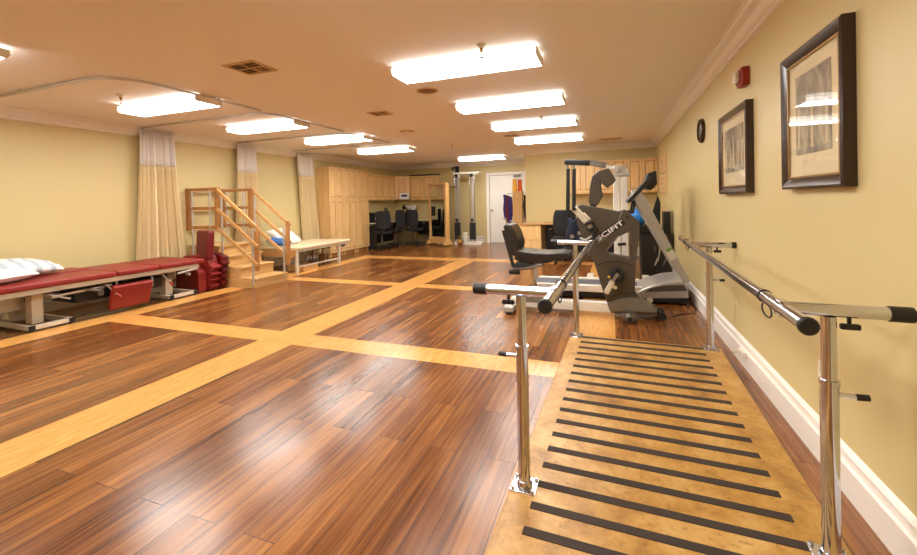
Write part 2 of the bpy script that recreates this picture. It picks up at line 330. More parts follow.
vent('ceiling_vent', 'smaller looking square ceiling vent above the middle of the room', -3.06, -2.78, 4.86, 5.12)
vent('ceiling_vent', 'long dark narrow ceiling vent beside the far right light', -.2, .23, 9.06, 9.26, 3)
vent('ceiling_vent', 'small ceiling vent between the third and fourth right row lights', -1.87, -1.60, 7.64, 7.9, 3)
t = thing('ceiling_speaker', 'round brown grille speaker in the ceiling beside the nearest light', 'speaker', (-1.87, 4.21, CE))
MB().lathe([(.125, 0), (.125, -.004), (.11, -.009), (.1, -.006), (.1, 0)], (-1.87, 4.21, CE)).build('rim', 'vent', t)
MB().lathe([(.1, -.002), (.09, -.006), (.03, -.009), (.03, -.012), (0, -.012)], (-1.87, 4.21, CE)).build('grille', mat('speaker_grille', (140, 104, 70), .7), t)
t = thing('smoke_detector', 'round white smoke detector on the ceiling left of centre', 'smoke detector', (-3.24, 6.42, CE))
MB().lathe([(.13, 0), (.13, -.008), (.12, -.012), (0, -.012)], (-3.24, 6.42, CE)).build('mounting_plate', 'vent', t)
MB().lathe([(.06, -.012), (.06, -.03), (.045, -.045), (0, -.048)], (-3.24, 6.42, CE)).build('sensor_body', 'white', t)

# ------------------------------------------------------------------ curtain tracks and curtains
def arc(cx, cy, r, a0, a1, n=8): return [(cx+r*math.cos(math.radians(a0+(a1-a0)*i/n)), cy+r*math.sin(math.radians(a0+(a1-a0)*i/n))) for i in range(n+1)]
ZT = CE-.022
def track(label, pts, hang):
    t = thing('curtain_track', label, 'curtain track', (pts[0][0], pts[0][1], ZT), 'ceiling curtain tracks')
    mb = MB(); n = len(pts); w, h = .011, .011; rings = []
    for i, p in enumerate(pts):
        a = Vector(pts[max(i-1, 0)]); b = Vector(pts[min(i+1, n-1)]); d = (b-a).normalized(); nn = Vector((-d.y, d.x))
        rings.append([mb.bm.verts.new((p[0]+nn.x*u, p[1]+nn.y*u, ZT+v)) for u, v in ((-w, -h), (w, -h), (w, h), (-w, h))])
    for A, B in zip(rings, rings[1:]):
        for k in range(4): mb.bm.faces.new((A[k], A[(k+1) % 4], B[(k+1) % 4], B[k]))
    mb.bm.faces.new(rings[0]); mb.bm.faces.new(rings[-1][::-1]); mb.build('rail', 'alu', t, angle=50)
    for x, y in hang: MB().box(x-.015, x+.015, y-.015, y+.015, ZT+.011, CE).build('ceiling_clip', 'alu', t)
XT = -4.13
track('pale curtain track curving over the red treatment bed', [(XL+.01, 2.44)]+arc(XT-.38, 2.44+.38, .38, -90, 0)+[(XT, 4.1)], [(-5.6, 2.44), (XT, 3.5)])
track('curtain track between red bed and stairs, curving over the stairs', [(XL+.01, 4.22)]+arc(XT-.22, 4.22+.22, .22, -90, 0)+[(XT, 5.85)], [(-5.6, 4.22), (XT, 5.3)])
track('farthest curtain track over the cream bed', [(XL+.01, 5.97)]+arc(XT-.22, 5.97+.22, .22, -90, 0)+[(XT, 7.38)], [(-5.6, 5.97), (XT, 7.0)])
track('short straight curtain track above the last curtain near tall cupboards', [(XL+.01, 7.42), (XT, 7.42)], [(-5.6, 7.42)])

def curtain(label, top, bot, zb, folds, seed, zc=1.94):
    # top, bot: (y0, y1) spans along the wall; hangs from hooks just off the left wall
    rnd = random.Random(seed); ph = [rnd.uniform(-.5, .5) for _ in range(40)]
    t = thing('cubicle_curtain', label, 'curtain', (XL+.13, (top[0]+top[1])/2, zb), 'gathered cream cubicle curtains')
    z1 = ZT-.02
    def surf(za, zb_):
        def fn(u, v):
            z = za+(zb_-za)*v; s = (z1-z)/(z1-zb); k = s**1.25
            uu = u+.012*math.sin(u*folds*PI*2*.5+ph[3])
            y = (top[0]+(top[1]-top[0])*uu)*(1-k)+(bot[0]+(bot[1]-bot[0])*uu)*k
            a = .04+.024*s
            q_ = math.sin(2*PI*folds*u+.5*math.sin(3*u+ph[1]+s)); x = XL+.115+a*(abs(q_)**.7)*(1 if q_ > 0 else -1)+.012*math.sin(2*PI*folds*2.3*u+ph[2]+s*1.5)
            y += .018*s*math.sin(2*PI*folds*u*1.0+1.3+ph[4])
            return (x, y, z)
        return fn
    MB().grid(surf(z1, zc), folds*12, 6).build('net_panel', 'net', t, solid=.002, angle=80)
    MB().grid(surf(zc, zb), folds*12, 24).build('cloth_panel', 'fabric', t, solid=.004, angle=80)
    for k in range(folds):
        y = top[0]+(top[1]-top[0])*(k+.5)/folds; MB().tube((XL+.10, y, z1-.005), (XL+.10, y, ZT+.02), .003, seg=6).build('hook', 'steel', t)
    return t
curtain('cream curtain hanging behind the end of the red treatment bed', (4.2, 4.73), (4.08, 4.92), .10, 11, 1)
curtain('cream curtain hanging behind the wooden training stairs', (5.95, 6.38), (5.84, 6.52), .10, 9, 2)
curtain('cream curtain sweeping down beside the tall maple cupboards', (7.58, 8.06), (7.76, 8.28), .10, 10, 3)

# ------------------------------------------------------------------ red treatment bed
Z0 = .43
t = thing('treatment_bed', 'low red vinyl treatment bed with cream steel frame against left wall', 'bed', (-6.05, 3.3, 0))
xs0, xs1 = -6.46, -5.58
def panel(y0, y1, x0=xs0, x1=xs1, z=Z0+.035, lift=0): return MB().obox(((x0+x1)/2, (y0+y1)/2, z+.035+lift), (x1-x0, y1-y0-.012, .065)).build('mattress_panel', 'red', t, bevel=.02, seg=3)
panel(1.95, 3.27, -6.1); panel(1.95, 3.27, xs0, -6.1, lift=.02); panel(3.27, 3.78); panel(3.78, 4.43)
MB().box(-5.67, -5.62, 2.0, 4.36, Z0-.02, Z0+.035).box(-6.44, -6.39, 2.0, 4.36, Z0-.02, Z0+.035).box(-6.5, -5.67, 2.0, 2.05, Z0-.02, Z0+.035).box(-6.5, -5.67, 3.25, 3.3, Z0-.02, Z0+.035).box(-6.5, -5.67, 4.31, 4.36, Z0-.02, Z0+.035).build('bed_frame', 'creamm', t, bevel=.004)
for y in (2.63, 4.07):
    MB().box(-5.96, -5.84, y-.05, y+.05, .06, Z0-.02).build('leg', 'creamm', t, bevel=.004)
    MB().box(-6.42, -6.3, y-.05, y+.05, .06, Z0-.02).build('leg', 'creamm', t, bevel=.004)
for y0, y1 in ((2.5, 2.9), (4.0, 4.4)):
    f = MB().box(-6.45, -5.72, y0, y0+.05, .02, .065).box(-6.45, -5.72, y1-.05, y1, .02, .065).box(-5.77, -5.72, y0+.05, y1-.05, .02, .065).box(-6.45, -6.4, y0+.05, y1-.05, .02, .065).build('base_foot', 'creamm', t, bevel=.004)
    MB().box(-5.725, -5.715, y0-.003, y0+.053, .017, .068).box(-5.725, -5.715, y1-.053, y1+.003, .017, .068).build('end_cap', 'black', f)
    for x in (-5.745, -6.42):
        for y in (y0+.025, y1-.025): MB().tube((x, y, 0), (x, y, .02), .022, seg=12).build('rubber_pad', 'black', f)
MB().tube((-5.78, 2.75, .33), (-5.72, 3.28, .36), .016).tube((-5.78, 2.72, .33), (-5.78, 2.8, .333), .024).build('actuator', 'alu', t)
MB().tube((-5.95, 3.0, .30), (-5.95, 3.22, .33), .05).box(-6.2, -6.02, 2.2, 2.6, .2, .4).tube((-6.1, 2.4, .3), (-6.1, 4.0, .3), .03).build('motor', 'alu', t, bevel=.01)
MB().bar((-5.66, 3.18, .39), (-5.57, 3.28, .23), .022, .012).build('release_lever', 'alu', t)
MB().tube((-5.585, 3.263, .256), (-5.562, 3.29, .217), .014).build('lever_grip', 'redp', t)
MB().bar((-5.66, 3.86, .39), (-5.60, 3.93, .26), .02, .012).build('release_lever', 'alu', t)
MB().tube((-5.61, 3.92, .28), (-5.59, 3.95, .23), .014).build('lever_grip', 'redp', t)
MB().path([(-5.7, 3.0, .36), (-5.66, 3.1, .33), (-5.68, 3.2, .37)], .018, 8).obox((-5.66, 3.12, .3), (.05, .06, .07)).obox((-5.72, 4.0, .34), (.06, .1, .08)).build('linkage', 'gunm', t, bevel=.004)
MB().obox((-6.05, 3.45, .28), (.5, 1.0, .16)).build('cross_mechanism', 'blackp', t, bevel=.02)
MB().bar((-5.62, 2.62, .39), (-5.55, 2.78, .31), .02, .014).build('release_lever', 'alu', t)
MB().tube((-5.64, 4.05, .37), (-5.62, 4.33, .40), .016).tube((-5.66, 4.2, .34), (-5.6, 4.2, .34), .02).build('crank_shaft', 'alu', t)
MB().obox((-5.64, 3.45, .21), (.07, .46, .30), (0, .30, 0)).build('hanging_side_flap', 'red', t, bevel=.018, seg=3)
MB().bar((-5.7, 3.32, .4), (-5.68, 3.32, .25), .02, .02).bar((-5.7, 3.74, .4), (-5.68, 3.74, .25), .02, .02).build('flap_hinge', 'steel', t)

def pillow(name, label, c, size, rot, cols, group=None):
    t = thing(name, label, 'pillow', c, group)
    mb = MB(); n = 16
    def fn(sg):
        def f(u, v):
            a, b = u*2-1, v*2-1; h = ((1-a**4)*(1-b**4))**.55
            px = a*(1-.07*b*b*(1-abs(a)*.2)); py = b*(1-.07*a*a)
            p = Vector((px*size[0]/2, py*size[1]/2, sg*h*size[2]/2+.006*math.sin(7*a+3*b))); p.rotate(Euler(rot)); return p+Vector(c)
        return f
    mb.grid(fn(1), n, n).grid(fn(-1), n, n); bmesh.ops.remove_doubles(mb.bm, verts=mb.bm.verts, dist=.002)
    mb.build('pillow_case', cols, t, angle=80)
    return t
def stripe_material():
    m = bpy.data.materials.new('striped_pillow'); m.use_nodes = True; nt = m.node_tree; b = nt.nodes['Principled BSDF']; L = nt.links.new; N = nt.nodes.new
    tc = N('ShaderNodeTexCoord'); w = N('ShaderNodeTexWave'); w.bands_direction = 'Y'; w.inputs['Scale'].default_value = 2.2; w.inputs['Distortion'].default_value = .6; L(tc.outputs['Object'], w.inputs['Vector'])
    r = N('ShaderNodeValToRGB'); r.color_ramp.elements[0].position = .55; r.color_ramp.elements[0].color = lin((238, 234, 226)); r.color_ramp.elements[1].position = .75; r.color_ramp.elements[1].color = lin((176, 190, 198)); L(w.outputs['Fac'], r.inputs['Fac']); L(r.outputs[0], b.inputs['Base Color']); b.inputs['Roughness'].default_value = .9
    return m
pillow('pillow', 'plain white pillow lying on the head of the red bed', (-5.98, 2.36, .612), (.46, .56, .11), (0, .05, .1), 'pillow')
pillow('pillow', 'white pillow with pale blue stripes leaning over the plain one', (-6.2, 2.66, .66), (.42, .66, .12), (-.1, .22, .15), stripe_material())

# ------------------------------------------------------------------ red foam positioning blocks
def foam(name, label, parts, loc):
    t = thing(name, label, 'foam block', loc, 'red vinyl foam positioning blocks')
    for nm, mb, m in parts: mb.build(nm, m, t, bevel=.015, seg=3)
    return t
t = tag(MB().obox((-5.91, 4.70, .70), (.38, .11, .44), (-.05, 0, -.25)).build('foam_pad', 'red2', bevel=.03, seg=3), 'upright rounded red foam pad standing behind the stacked red blocks', 'foam block', 'red vinyl foam positioning blocks')
zig = [(-6.33, .0), (-5.80, .0), (-5.72, .08), (-5.80, .1), (-5.70, .17), (-5.78, .19), (-5.68, .26), (-5.76, .28), (-5.68, .36), (-5.76, .4), (-5.80, .52), (-5.86, .55), (-6.33, .52)]
tag(MB().prism(zig, 'xz', 4.64, 4.80).build('foam_wedge', 'red', bevel=.014, seg=3), 'large notched red foam wedge at the foot of the red bed', 'foam block', 'red vinyl foam positioning blocks')
zig2 = [(-6.2, .0), (-5.78, .0), (-5.7, .10), (-5.78, .13), (-5.68, .2), (-5.76, .23), (-5.66, .3), (-5.74, .33), (-5.64, .40), (-5.72, .43), (-5.68, .5), (-5.86, .56), (-6.2, .54)]
tag(MB().prism(zig2, 'xz', 4.815, 4.925).build('foam_wedge', 'red2', bevel=.012, seg=3), 'darker notched red foam wedge wedged against the stair side', 'foam block', 'red vinyl foam positioning blocks')
tag(MB().prism([(-6.30, 0), (-5.80, 0), (-5.80, .30), (-5.95, .42), (-6.30, .42)], 'xz', 4.49, 4.62).build('foam_block', 'red', bevel=.02, seg=3), 'plain red foam block on the floor just past the bed end', 'foam block', 'red vinyl foam positioning blocks')

# ------------------------------------------------------------------ training stairs
t = thing('training_stairs', 'wooden training stairs with landing and wooden handrails against left wall', 'stairs', (-5.8, 5.3, 0))
ya, yb = 4.96, 5.64
st = [(-5.18, .15), (-5.46, .32), (-5.72, .49), (-5.92, .65)]
xe = -6.62
for i, (x, z) in enumerate(st):
    x2 = st[i+1][0] if i < 3 else xe
    z0 = 0
    MB().box(x2+.001 if i < 3 else xe, x-.02, ya+.02, yb-.02, 0, z-.025).build('riser_box', 'ply', t)
    MB().box((x2-.0 if i < 3 else xe), x+.012, ya, yb, z-.025, z).build('tread', 'ply', t, bevel=.004)
MB().prism([(xe, 0), (-5.2, 0), (-5.2, .124), (-5.48, .124), (-5.48, .294), (-5.74, .294), (-5.74, .464), (-5.94, .464), (-5.94, .624), (xe, .624)], 'xz', ya+.003, ya+.02).build('side_panel', 'ply', t)
MB().prism([(xe, 0), (-5.2, 0), (-5.2, .124), (-5.48, .124), (-5.48, .294), (-5.74, .294), (-5.74, .464), (-5.94, .464), (-5.94, .624), (xe, .624)], 'xz', yb-.02, yb-.003).build('side_panel', 'ply', t)
for y in (ya+.01, yb-.01):
    s = -1 if y < 5.3 else 1
    yo = y+(s*.03 if s < 0 else -.03)
    near = s < 0
    # upper wooden post, lower newel, steel tubes
    MB().box(-5.96, -5.86, yo-.02, yo+.02, .9 if near else .9, 1.57).build('newel_post', 'oak', t, bevel=.004)
    MB().box(-5.15, -5.08, yo-.02, yo+.02, .28, .90+.12*(not near)).build('newel_post', 'oak', t, bevel=.004)
    for x, zb, zt in ((-6.08, .3, 1.56), (-5.83, .2, 1.45), (-5.2, .05, .92)): MB().tube((x, yo-s*.0, zb), (x, yo, zt), .017).build('steel_post', 'alu', t)
    for d in (0, .31, .62):
        MB().bar((xe+.03, yo, 1.57-d), (-5.87, yo, 1.57-d), .03, .05).build('landing_rail', 'oak', t, bevel=.004)
        MB().bar((-5.9, yo+s*.025, 1.56-d), (-5.08, yo+s*.025, .95-d*.93), .03, .05).build('handrail', 'oaky', t, bevel=.004)
    MB().box(xe, xe+.09, yo-.02, yo+.02, .9, 1.6).build('newel_post', 'oak', t, bevel=.004)
    MB().tube((xe+.14, yo, .3), (xe+.14, yo, 1.56), .017).build('steel_post', 'alu', t)
for d in (0, .31, .62): MB().bar((xe+.04, ya, 1.57-d), (xe+.04, yb, 1.57-d), .05, .03).build('landing_rail', 'oak', t, bevel=.004)

# ------------------------------------------------------------------ cream treatment bed
t = thing('treatment_bed', 'cream topped treatment table with pale metal legs before the tall cupboards', 'bed', (-6.0, 7.15, 0))
x0, x1, y0, y1, zt = -6.5, -5.47, 6.22, 7.92, .5
MB().box(x0, x1, y0, y1, zt-.055, zt).build('mattress_panel', 'cream', t, bevel=.018, seg=3)
MB().box(x0+.03, x1-.03, y0+.03, y1-.03, zt-.1, zt-.055).build('table_frame', 'creamm', t, bevel=.004)
MB().box(-6.3, x1-.06, y0+.01, y0+.035, zt-.19, zt-.06).build('apron', 'oaky', t)
for x in (x1-.06, x0+.06):
    for y in (y0+.06, y1-.35): MB().box(x-.025, x+.025, y-.025, y+.025, 0, zt-.1).build('leg', 'creamm', t, bevel=.005)
MB().bar((x1-.06, y0+.06, .12), (x1-.06, y1-.35, .12), .02, .02).bar((x0+.06, y0+.06, .12), (x0+.06, y1-.35, .12), .02, .02).build('stretcher', 'creamm', t)
MB().tube((x1-.01, y1-.3, zt-.11), (x1+.04, y1-.3, zt-.11), .022).tube((x1+.02, y1-.38, zt-.12), (x1+.02, y1-.24, zt-.1), .014).build('height_crank', 'black', t)
pillow('pillow', 'white pillow on the cream table behind the stair rail', (-6.16, 6.66, .66), (.5, .6, .16), (0, .55, .1), 'pillow')
pillow('pillow', 'blue cushion on the cream table beside the white pillow', (-6.02, 6.36, .585), (.42, .28, .13), (0, .15, .1), 'blue')
tag(MB().box(-5.95, -5.55, 6.48, 6.9, 0, .11).build('wooden_box', 'ply', bevel=.004), 'low wooden step box under the cream table', 'box')
for k in range(5):
    y = 6.95+.13*k
    c = MB(); c.path([(-6.1+.05*k, y+.1, .012), (-5.75+.02*k, y-.1, .36)], .011, 8).path([(-6.04+.05*k, y+.17, .012), (-5.75+.02*k, y-.1, .36)], .011, 8)
    o = c.build('crutch', 'gunm' if k % 2 else 'alu'); tag(o, 'metal crutch stored leaning under the cream table', 'crutch', 'metal crutches under the cream table')
    MB().tube((-5.77+.02*k, y-.14, .365), (-5.73+.02*k, y-.06, .365), .014).build('handgrip', 'black', o)

# ------------------------------------------------------------------ tall maple cupboards
def doorp(mb_parent, x, y0, y1, z0, z1, name='door', knob=None, axis='x', m='maple'):
    # framed door facing +x (axis x) or -y (axis y)
    w = .05
    if axis == 'x':
        d = MB().box(x, x+.012, y0, y1, z0, z1).build(name, 'groove_shade', mb_parent, bevel=.002)
        MB().box(x+.012, x+.024, y0, y0+w, z0, z1).box(x+.012, x+.024, y1-w, y1, z0, z1).box(x+.012, x+.024, y0+w, y1-w, z0, z0+w).box(x+.012, x+.024, y0+w, y1-w, z1-w, z1).build('door_frame', m, d)
        MB().box(x+.012, x+.022, y0+w+.014, y1-w-.014, z0+w+.014, z1-w-.014).build('raised_panel', m, d, bevel=.005)
        if knob: MB().lathe([(.006, 0), (.006, .014), (.014, .02), (.012, .028), (0, .03)], (x+.02, knob[0], knob[1]), (1, 0, 0), 12).build('knob', 'mapled', d)
    else:
        d = MB().box(y0, y1, x-.012, x, z0, z1).build(name, 'groove_shade', mb_parent, bevel=.002)
        MB().box(y0, y0+w, x-.024, x-.012, z0, z1).box(y1-w, y1, x-.024, x-.012, z0, z1).box(y0+w, y1-w, x-.024, x-.012, z0, z0+w).box(y0+w, y1-w, x-.024, x-.012, z1-w, z1).build('door_frame', m, d)
        MB().box(y0+w+.014, y1-w-.014, x-.022, x-.012, z0+w+.014, z1-w-.014).build('raised_panel', m, d, bevel=.005)
        if knob: MB().lathe([(.006, 0), (.006, .014), (.014, .02), (.012, .028), (0, .03)], (knob[0], x-.02, knob[1]), (0, -1, 0), 12).build('knob', 'mapled', d)
    return d
XC = -6.34
lab = ['tall maple cupboard nearest the curtain, first of the tall row', 'tall maple cupboard in the middle of the tall row', 'tall maple cupboard nearest the desk, last of the tall row']
for i in range(3):
    y0 = 8.32+i*.583; y1 = y0+.58
    t = thing('tall_cupboard', lab[i], 'cupboard', ((XL+XC)/2, (y0+y1)/2, 0), 'tall maple cupboards')
    MB().box(XL+.005, XC, y0, y1, .1, 2.2).build('carcass', 'maple', t)
    MB().box(XL+.02, XC-.03, y0+.02, y1-.02, 0, .1).build('plinth', 'oak', t)
    ym = (y0+y1)/2
    for s in (0, 1):
        a, b = (y0+.003, ym-.002) if s == 0 else (ym+.002, y1-.003); ky = ym+(-.03 if s == 0 else .03)
        doorp(t, XC, a, b, .105, 1.395, knob=(ky, 1.27)); doorp(t, XC, a, b, 1.41, 2.195, knob=(ky, 1.5))
    for y in (y0+.05, y1-.05): MB().box(XC-.05, XC-.01, y-.02, y+.02, 0, .1).build('foot', 'maple', t)

# wall cupboards above the desk
def wall_cup(label, x0, x1, y0, y1, z0, z1, face, n=2, group='maple wall cupboards over the corner desk'):
    t = thing('wall_cupboard', label, 'cupboard', ((x0+x1)/2, (y0+y1)/2, z0), group)
    MB().box(x0, x1, y0, y1, z0, z1).build('carcass', 'maple', t)
    for k in range(n):
        if face == 'x':
            a = y0+(y1-y0)*k/n+.003; b = y0+(y1-y0)*(k+1)/n-.003; kn = (b-.03 if k % 2 == 0 else a+.03, z0+.06); doorp(t, x1, a, b, z0+.003, z1-.003, knob=kn)
        else:
            a = x0+(x1-x0)*k/n+.003; b = x0+(x1-x0)*(k+1)/n-.003; kn = (b-.03 if k % 2 == 0 else a+.03, z0+.06); doorp(t, y0, a, b, z0+.003, z1-.003, knob=kn, axis='y')
    MB().box(x0, x1+(.03 if face == 'x' else 0), y0-(.03 if face == 'y' else 0), y1, z0-.03, z0).build('light_rail', 'mapled', t)
    return t
wall_cup('maple wall cupboard over the desk, right beside the tall cupboards', XL+.005, -6.37, 10.08, 10.87, 1.41, 2.13, 'x')
wall_cup('maple wall cupboard over the desk on the left wall, next to the corner', XL+.005, -6.37, 10.875, 11.66, 1.41, 2.13, 'x')
wall_cup('maple wall cupboard on the back wall under a flat dark board', -6.02, -5.12, 12.02, YB-.005, 1.39, 2.13, 'y')
t = thing('wall_cupboard', 'single door maple corner wall cupboard set diagonally', 'cupboard', (-6.4, 12.0, 1.4), 'maple wall cupboards over the corner desk')
MB().prism([(XL+.005, 11.67), (-6.37, 11.67), (-6.03, 12.02), (-6.03, YB-.005), (XL+.005, YB-.005)], 'xy', 1.4, 2.13).build('carcass', 'maple', t)
d = MB().obox((-6.19, 11.835, 1.765), (.02, .46, .71), (0, 0, math.radians(-44)-PI/2*0)).build('door', 'maple', t, bevel=.003)
MB().obox((-6.183, 11.828, 1.765), (.02, .35, .6), (0, 0, math.radians(-44))).build('raised_panel', 'mapled', d, bevel=.005)
tag(MB().box(-6.0, -5.05, 11.96, 12.25, 2.145, 2.17).build('dark_board', 'vent' if 0 else 'blackp', bevel=.004), 'flat dark board lying on top of the back wall cupboard', 'board')
tag(MB().obox((-6.09, 11.77, 1.50), (.30, .012, .20), (0, 0, math.radians(46)*0+.45)).build('paper_notice', 'paper'), 'small white notice with purple print taped under the corner cupboard', 'notice')
o = [q for q in C.objects if q.name.startswith('paper_notice')][0]
MB().obox((-6.088, 11.763, 1.51), (.18, .012, .07), (0, 0, .45)).build('printed_picture', 'purple', o)

# corner desk
t = thing('corner_desk', 'corner desk with thin pale top and black panels below wall cupboards', 'desk', (-6.3, 11.3, 0))
MB().prism([(XL+.005, 10.09), (-6.1, 10.09), (-6.1, 11.5), (-5.85, 11.75), (-5.24, 11.75), (-5.24, YB-.005), (XL+.005, YB-.005)], 'xy', .71, .74).build('desk_top', 'cream', t, bevel=.004)
MB().box(-6.68, -6.12, 10.1, 10.13, 0, .71).build('side_panel', 'blackp', t); MB().box(-5.28, -5.25, 11.78, YB-.03, 0, .71).build('side_panel', 'blackp', t)
MB().box(-6.69, -6.66, 10.13, 12.2, .08, .71).build('back_panel', 'blackp', t); MB().box(-5.75, -5.28, 12.0, 12.03, .28, .71).build('modesty_panel', 'blackp', t)
t2 = thing('drawer_pedestal', 'black drawer pedestal under the corner desk', 'drawers', (-6.35, 10.35, 0))
MB().box(-6.68, -6.38, 10.15, 10.55, .02, .68).build('carcass', 'blackp', t2)
for k in range(3): MB().box(-6.38, -6.365, 10.16, 10.54, .04+.21*k, .235+.21*k).build('drawer', 'blackp', t2, bevel=.003)
# desk things
for k in range(3):
    h = .26+.03*(k % 2); y = 10.2+k*.1
    o = tag(MB().box(-6.5, -6.22, y, y+.08, .74, .74+h).build('ring_binder', 'blackp', bevel=.004), 'black ring binder standing on the desk beside the tall cupboards', 'binder', 'black binders on the corner desk')
    MB().box(-6.222, -6.218, y+.015, y+.065, .82, .9).build('spine_label', 'pale', o)
t = thing('computer_monitor', 'black computer monitor in the corner of the desk', 'monitor', (-6.45, 11.25, .74))
MB().obox((-6.45, 11.25, .99), (.03, .46, .32), (0, 0, .35)).build('screen', 'blackp', t, bevel=.005); MB().tube((-6.47, 11.25, .75), (-6.47, 11.25, .9), .02).build('stand', 'black', t); MB().lathe([(.1, 0), (.1, .012), (0, .015)], (-6.45, 11.25, .741)).build('foot', 'black', t)
t = thing('desk_lamp', 'small black desk lamp on the corner desk', 'lamp', (-6.25, 12.05, .74))
MB().lathe([(.07, 0), (.07, .02), (0, .025)], (-6.25, 12.05, .741)).build('base', 'black', t); MB().path([(-6.25, 12.05, .76), (-6.3, 12.05, 1.0), (-6.28, 12.0, 1.15), (-6.2, 11.95, 1.2)], .01).build('arm', 'black', t); MB().tube((-6.22, 11.96, 1.22), (-6.17, 11.9, 1.12), .02, .06).build('lamp_shade', 'black', t)
t = thing('flower_bouquet', 'bunch of white paper flowers in a vase on the corner desk', 'flowers', (-5.98, 12.05, .74))
MB().lathe([(.05, 0), (.065, .08), (.04, .17), (.05, .2), (0, .2)], (-5.98, 12.05, .741)).build('vase', 'white', t)
mb = MB()
for k in range(16):
    a = k*2.4; r = .04+.12*(k/16); mb.ball((-5.98+r*math.cos(a), 12.02+r*.6*math.sin(a), 1.07+.1*math.cos(k)), .06, (1, 1, .7), u=10, v=6)
mb.build('blossoms', 'paper', t)
mb = MB()
for k in range(6): mb.tube((-5.98, 12.05, .8), (-5.98+.08*math.cos(k), 12.03, 1.03), .004, seg=6)
mb.build('stems', mat('stem_green', (80, 110, 60)), t)

# ------------------------------------------------------------------ office chairs
def make_chair():
    t = thing('office_chair', '', 'chair', (0, 0, 0), 'black office chairs')
    for k in range(5):
        a = 2*PI*k/5+.3; p = Vector((math.cos(a), math.sin(a), 0))
        b = MB().bar(p*.03+Vector((0, 0, .12)), p*.29+Vector((0, 0, .07)), .045, .03).build('base_arm', 'blackp', t, bevel=.006)
        q = p*.285; MB().tube((q.x-.02*p.y, q.y+.02*p.x, .027), (q.x+.02*p.y, q.y-.02*p.x, .027), .027, seg=12).build('caster', 'black', b)
    MB().tube((0, 0, .09), (0, 0, .28), .03).tube((0, 0, .28), (0, 0, .42), .016).build('gas_stem', 'gunm', t)
    MB().box(-.12, .12, -.1, .12, .41, .44).build('mechanism', 'blackp', t, bevel=.005)
    MB().obox((0, .02, .48), (.48, .46, .08)).build('seat', 'blackf', t, bevel=.035, seg=4)
    def back(u, v):
        a = (u-.5)*2; b = v
        w = .21*(1-.28*abs(2*b-1)**2.6)
        return (a*w, -.25-.05*(1-a*a)+.02*b, .58+.50*b)
    o = MB().grid(back, 12, 14).build('backrest', 'blackf', t, solid=.05, bevel=0, subsurf=1, angle=80)
    MB().bar((0, -.1, .43), (0, -.27, .45), .05, .02).bar((0, -.28, .44), (0, -.31, .75), .05, .02).build('back_support', 'blackp', t)
    for s in (-1, 1): MB().path([(s*.2, .0, .44), (s*.27, .0, .46), (s*.28, -.01, .66)], .012, 8).box(s*.28-.03, s*.28+.03, -.12, .12, .66, .69).build('armrest', 'blackp', t, bevel=.004)
    return t
ch = make_chair()
for i, (x, y, a, lb) in enumerate([(-5.98, 10.16, 40, 'black office chair nearest the tall cupboards at the desk'), (-5.98, 10.86, 78, 'black office chair in the middle, turned sideways at the desk'),
        (-5.58, 11.4, 8, 'black office chair with back to the room beside the mirror'), (-.90, 8.74, 5, 'black office chair at the partition desk behind the recumbent bike')]):
    o = ch if i == 0 else copy_tree(ch); o.location = (x, y, 0); o.rotation_euler = (0, 0, math.radians(a)); o['label'] = lb

# ------------------------------------------------------------------ posture mirror
t = thing('posture_mirror', 'tall wood framed posture mirror standing beside the corner desk', 'mirror', (-4.80, 11.47, 0))
a, b, y0, y1 = -5.18, -4.42, 11.40, 11.54
MB().box(a, a+.06, y0, y1, .06, 1.85).box(b-.06, b, y0, y1, .06, 1.85).box(a+.06, b-.06, y0, y1, 1.79, 1.85).box(a+.06, b-.06, y0, y1, .06, .26).build('frame', 'mapled', t, bevel=.004)
MB().box(a+.06, b-.06, y0+.03, y0+.036, .26, 1.79).build('mirror_glass', 'mirror', t)
MB().box(a+.06, b-.06, y0+.04, y1, .26, 1.79).build('backing', 'oak', t)
for x in (a, b): MB().prism([(11.30, .03), (11.64, .03), (11.64, .07), (y1, .18), (y0, .18), (11.30, .07)], 'yz', x-.03, x+.03).build('base_foot', 'mapled', t, bevel=.004)

t.rotation_euler = (0, 0, math.radians(-25))
# ------------------------------------------------------------------ wall pulley machine
t = thing('pulley_machine', 'double column pulley weight machine with white top bar and base', 'exercise machine', (-3.95, 11.75, 0))
for x in (-4.33, -3.85):
    for d in (-.07, .07): MB().tube((x+d, 11.8, .1), (x+d, 11.8, 2.1), .016).build('guide_rod', 'chrome', t)
    MB().box(x-.03, x+.03, 11.87, 11.93, .05, 2.12).build('column', 'alu', t, bevel=.004)
    w = MB()
    for k in range(12): w.box(x-.065-.02, x+.065+.02, 11.74, 11.86, .16+k*.042, .196+k*.042)
    w.build('weight_stack', 'black', t)
    MB().tube((x-.02, 11.8, .68), (x-.02, 11.8, .78), .03).build('stack_selector', 'black', t)
    MB().tube((x, 11.72, 2.06), (x, 11.76, 2.06), .05).build('pulley_wheel', 'black', t)
    MB().tube((x, 11.72, .75), (x, 11.72, 2.03), .004, seg=6).build('cable', 'steel', t)
MB().box(-4.42, -3.62, 11.74, 11.95, 2.11, 2.16).build('top_bar', 'white', t, bevel=.005)
MB().box(-4.43, -3.55, 11.68, 12.0, .0, .09).build('base', 'white', t, bevel=.01)
MB().box(-4.12, -4.0, 11.69, 11.78, .09, .38).build('foot_plate', 'white', t, bevel=.01)
t = thing('kettlebell', 'brass coloured kettlebell on the pulley machine base', 'kettlebell', (-4.16, 11.5, 0))
MB().ball((-4.16, 11.5, .1), .1, (1, 1, 1)).build('weight_body', 'gold', t); MB().path([(-4.16+.06*math.cos(math.radians(q)), 11.5, .18+.1*math.sin(math.radians(q))) for q in range(0, 181, 20)], .014, 8).build('handle', 'gold', t)
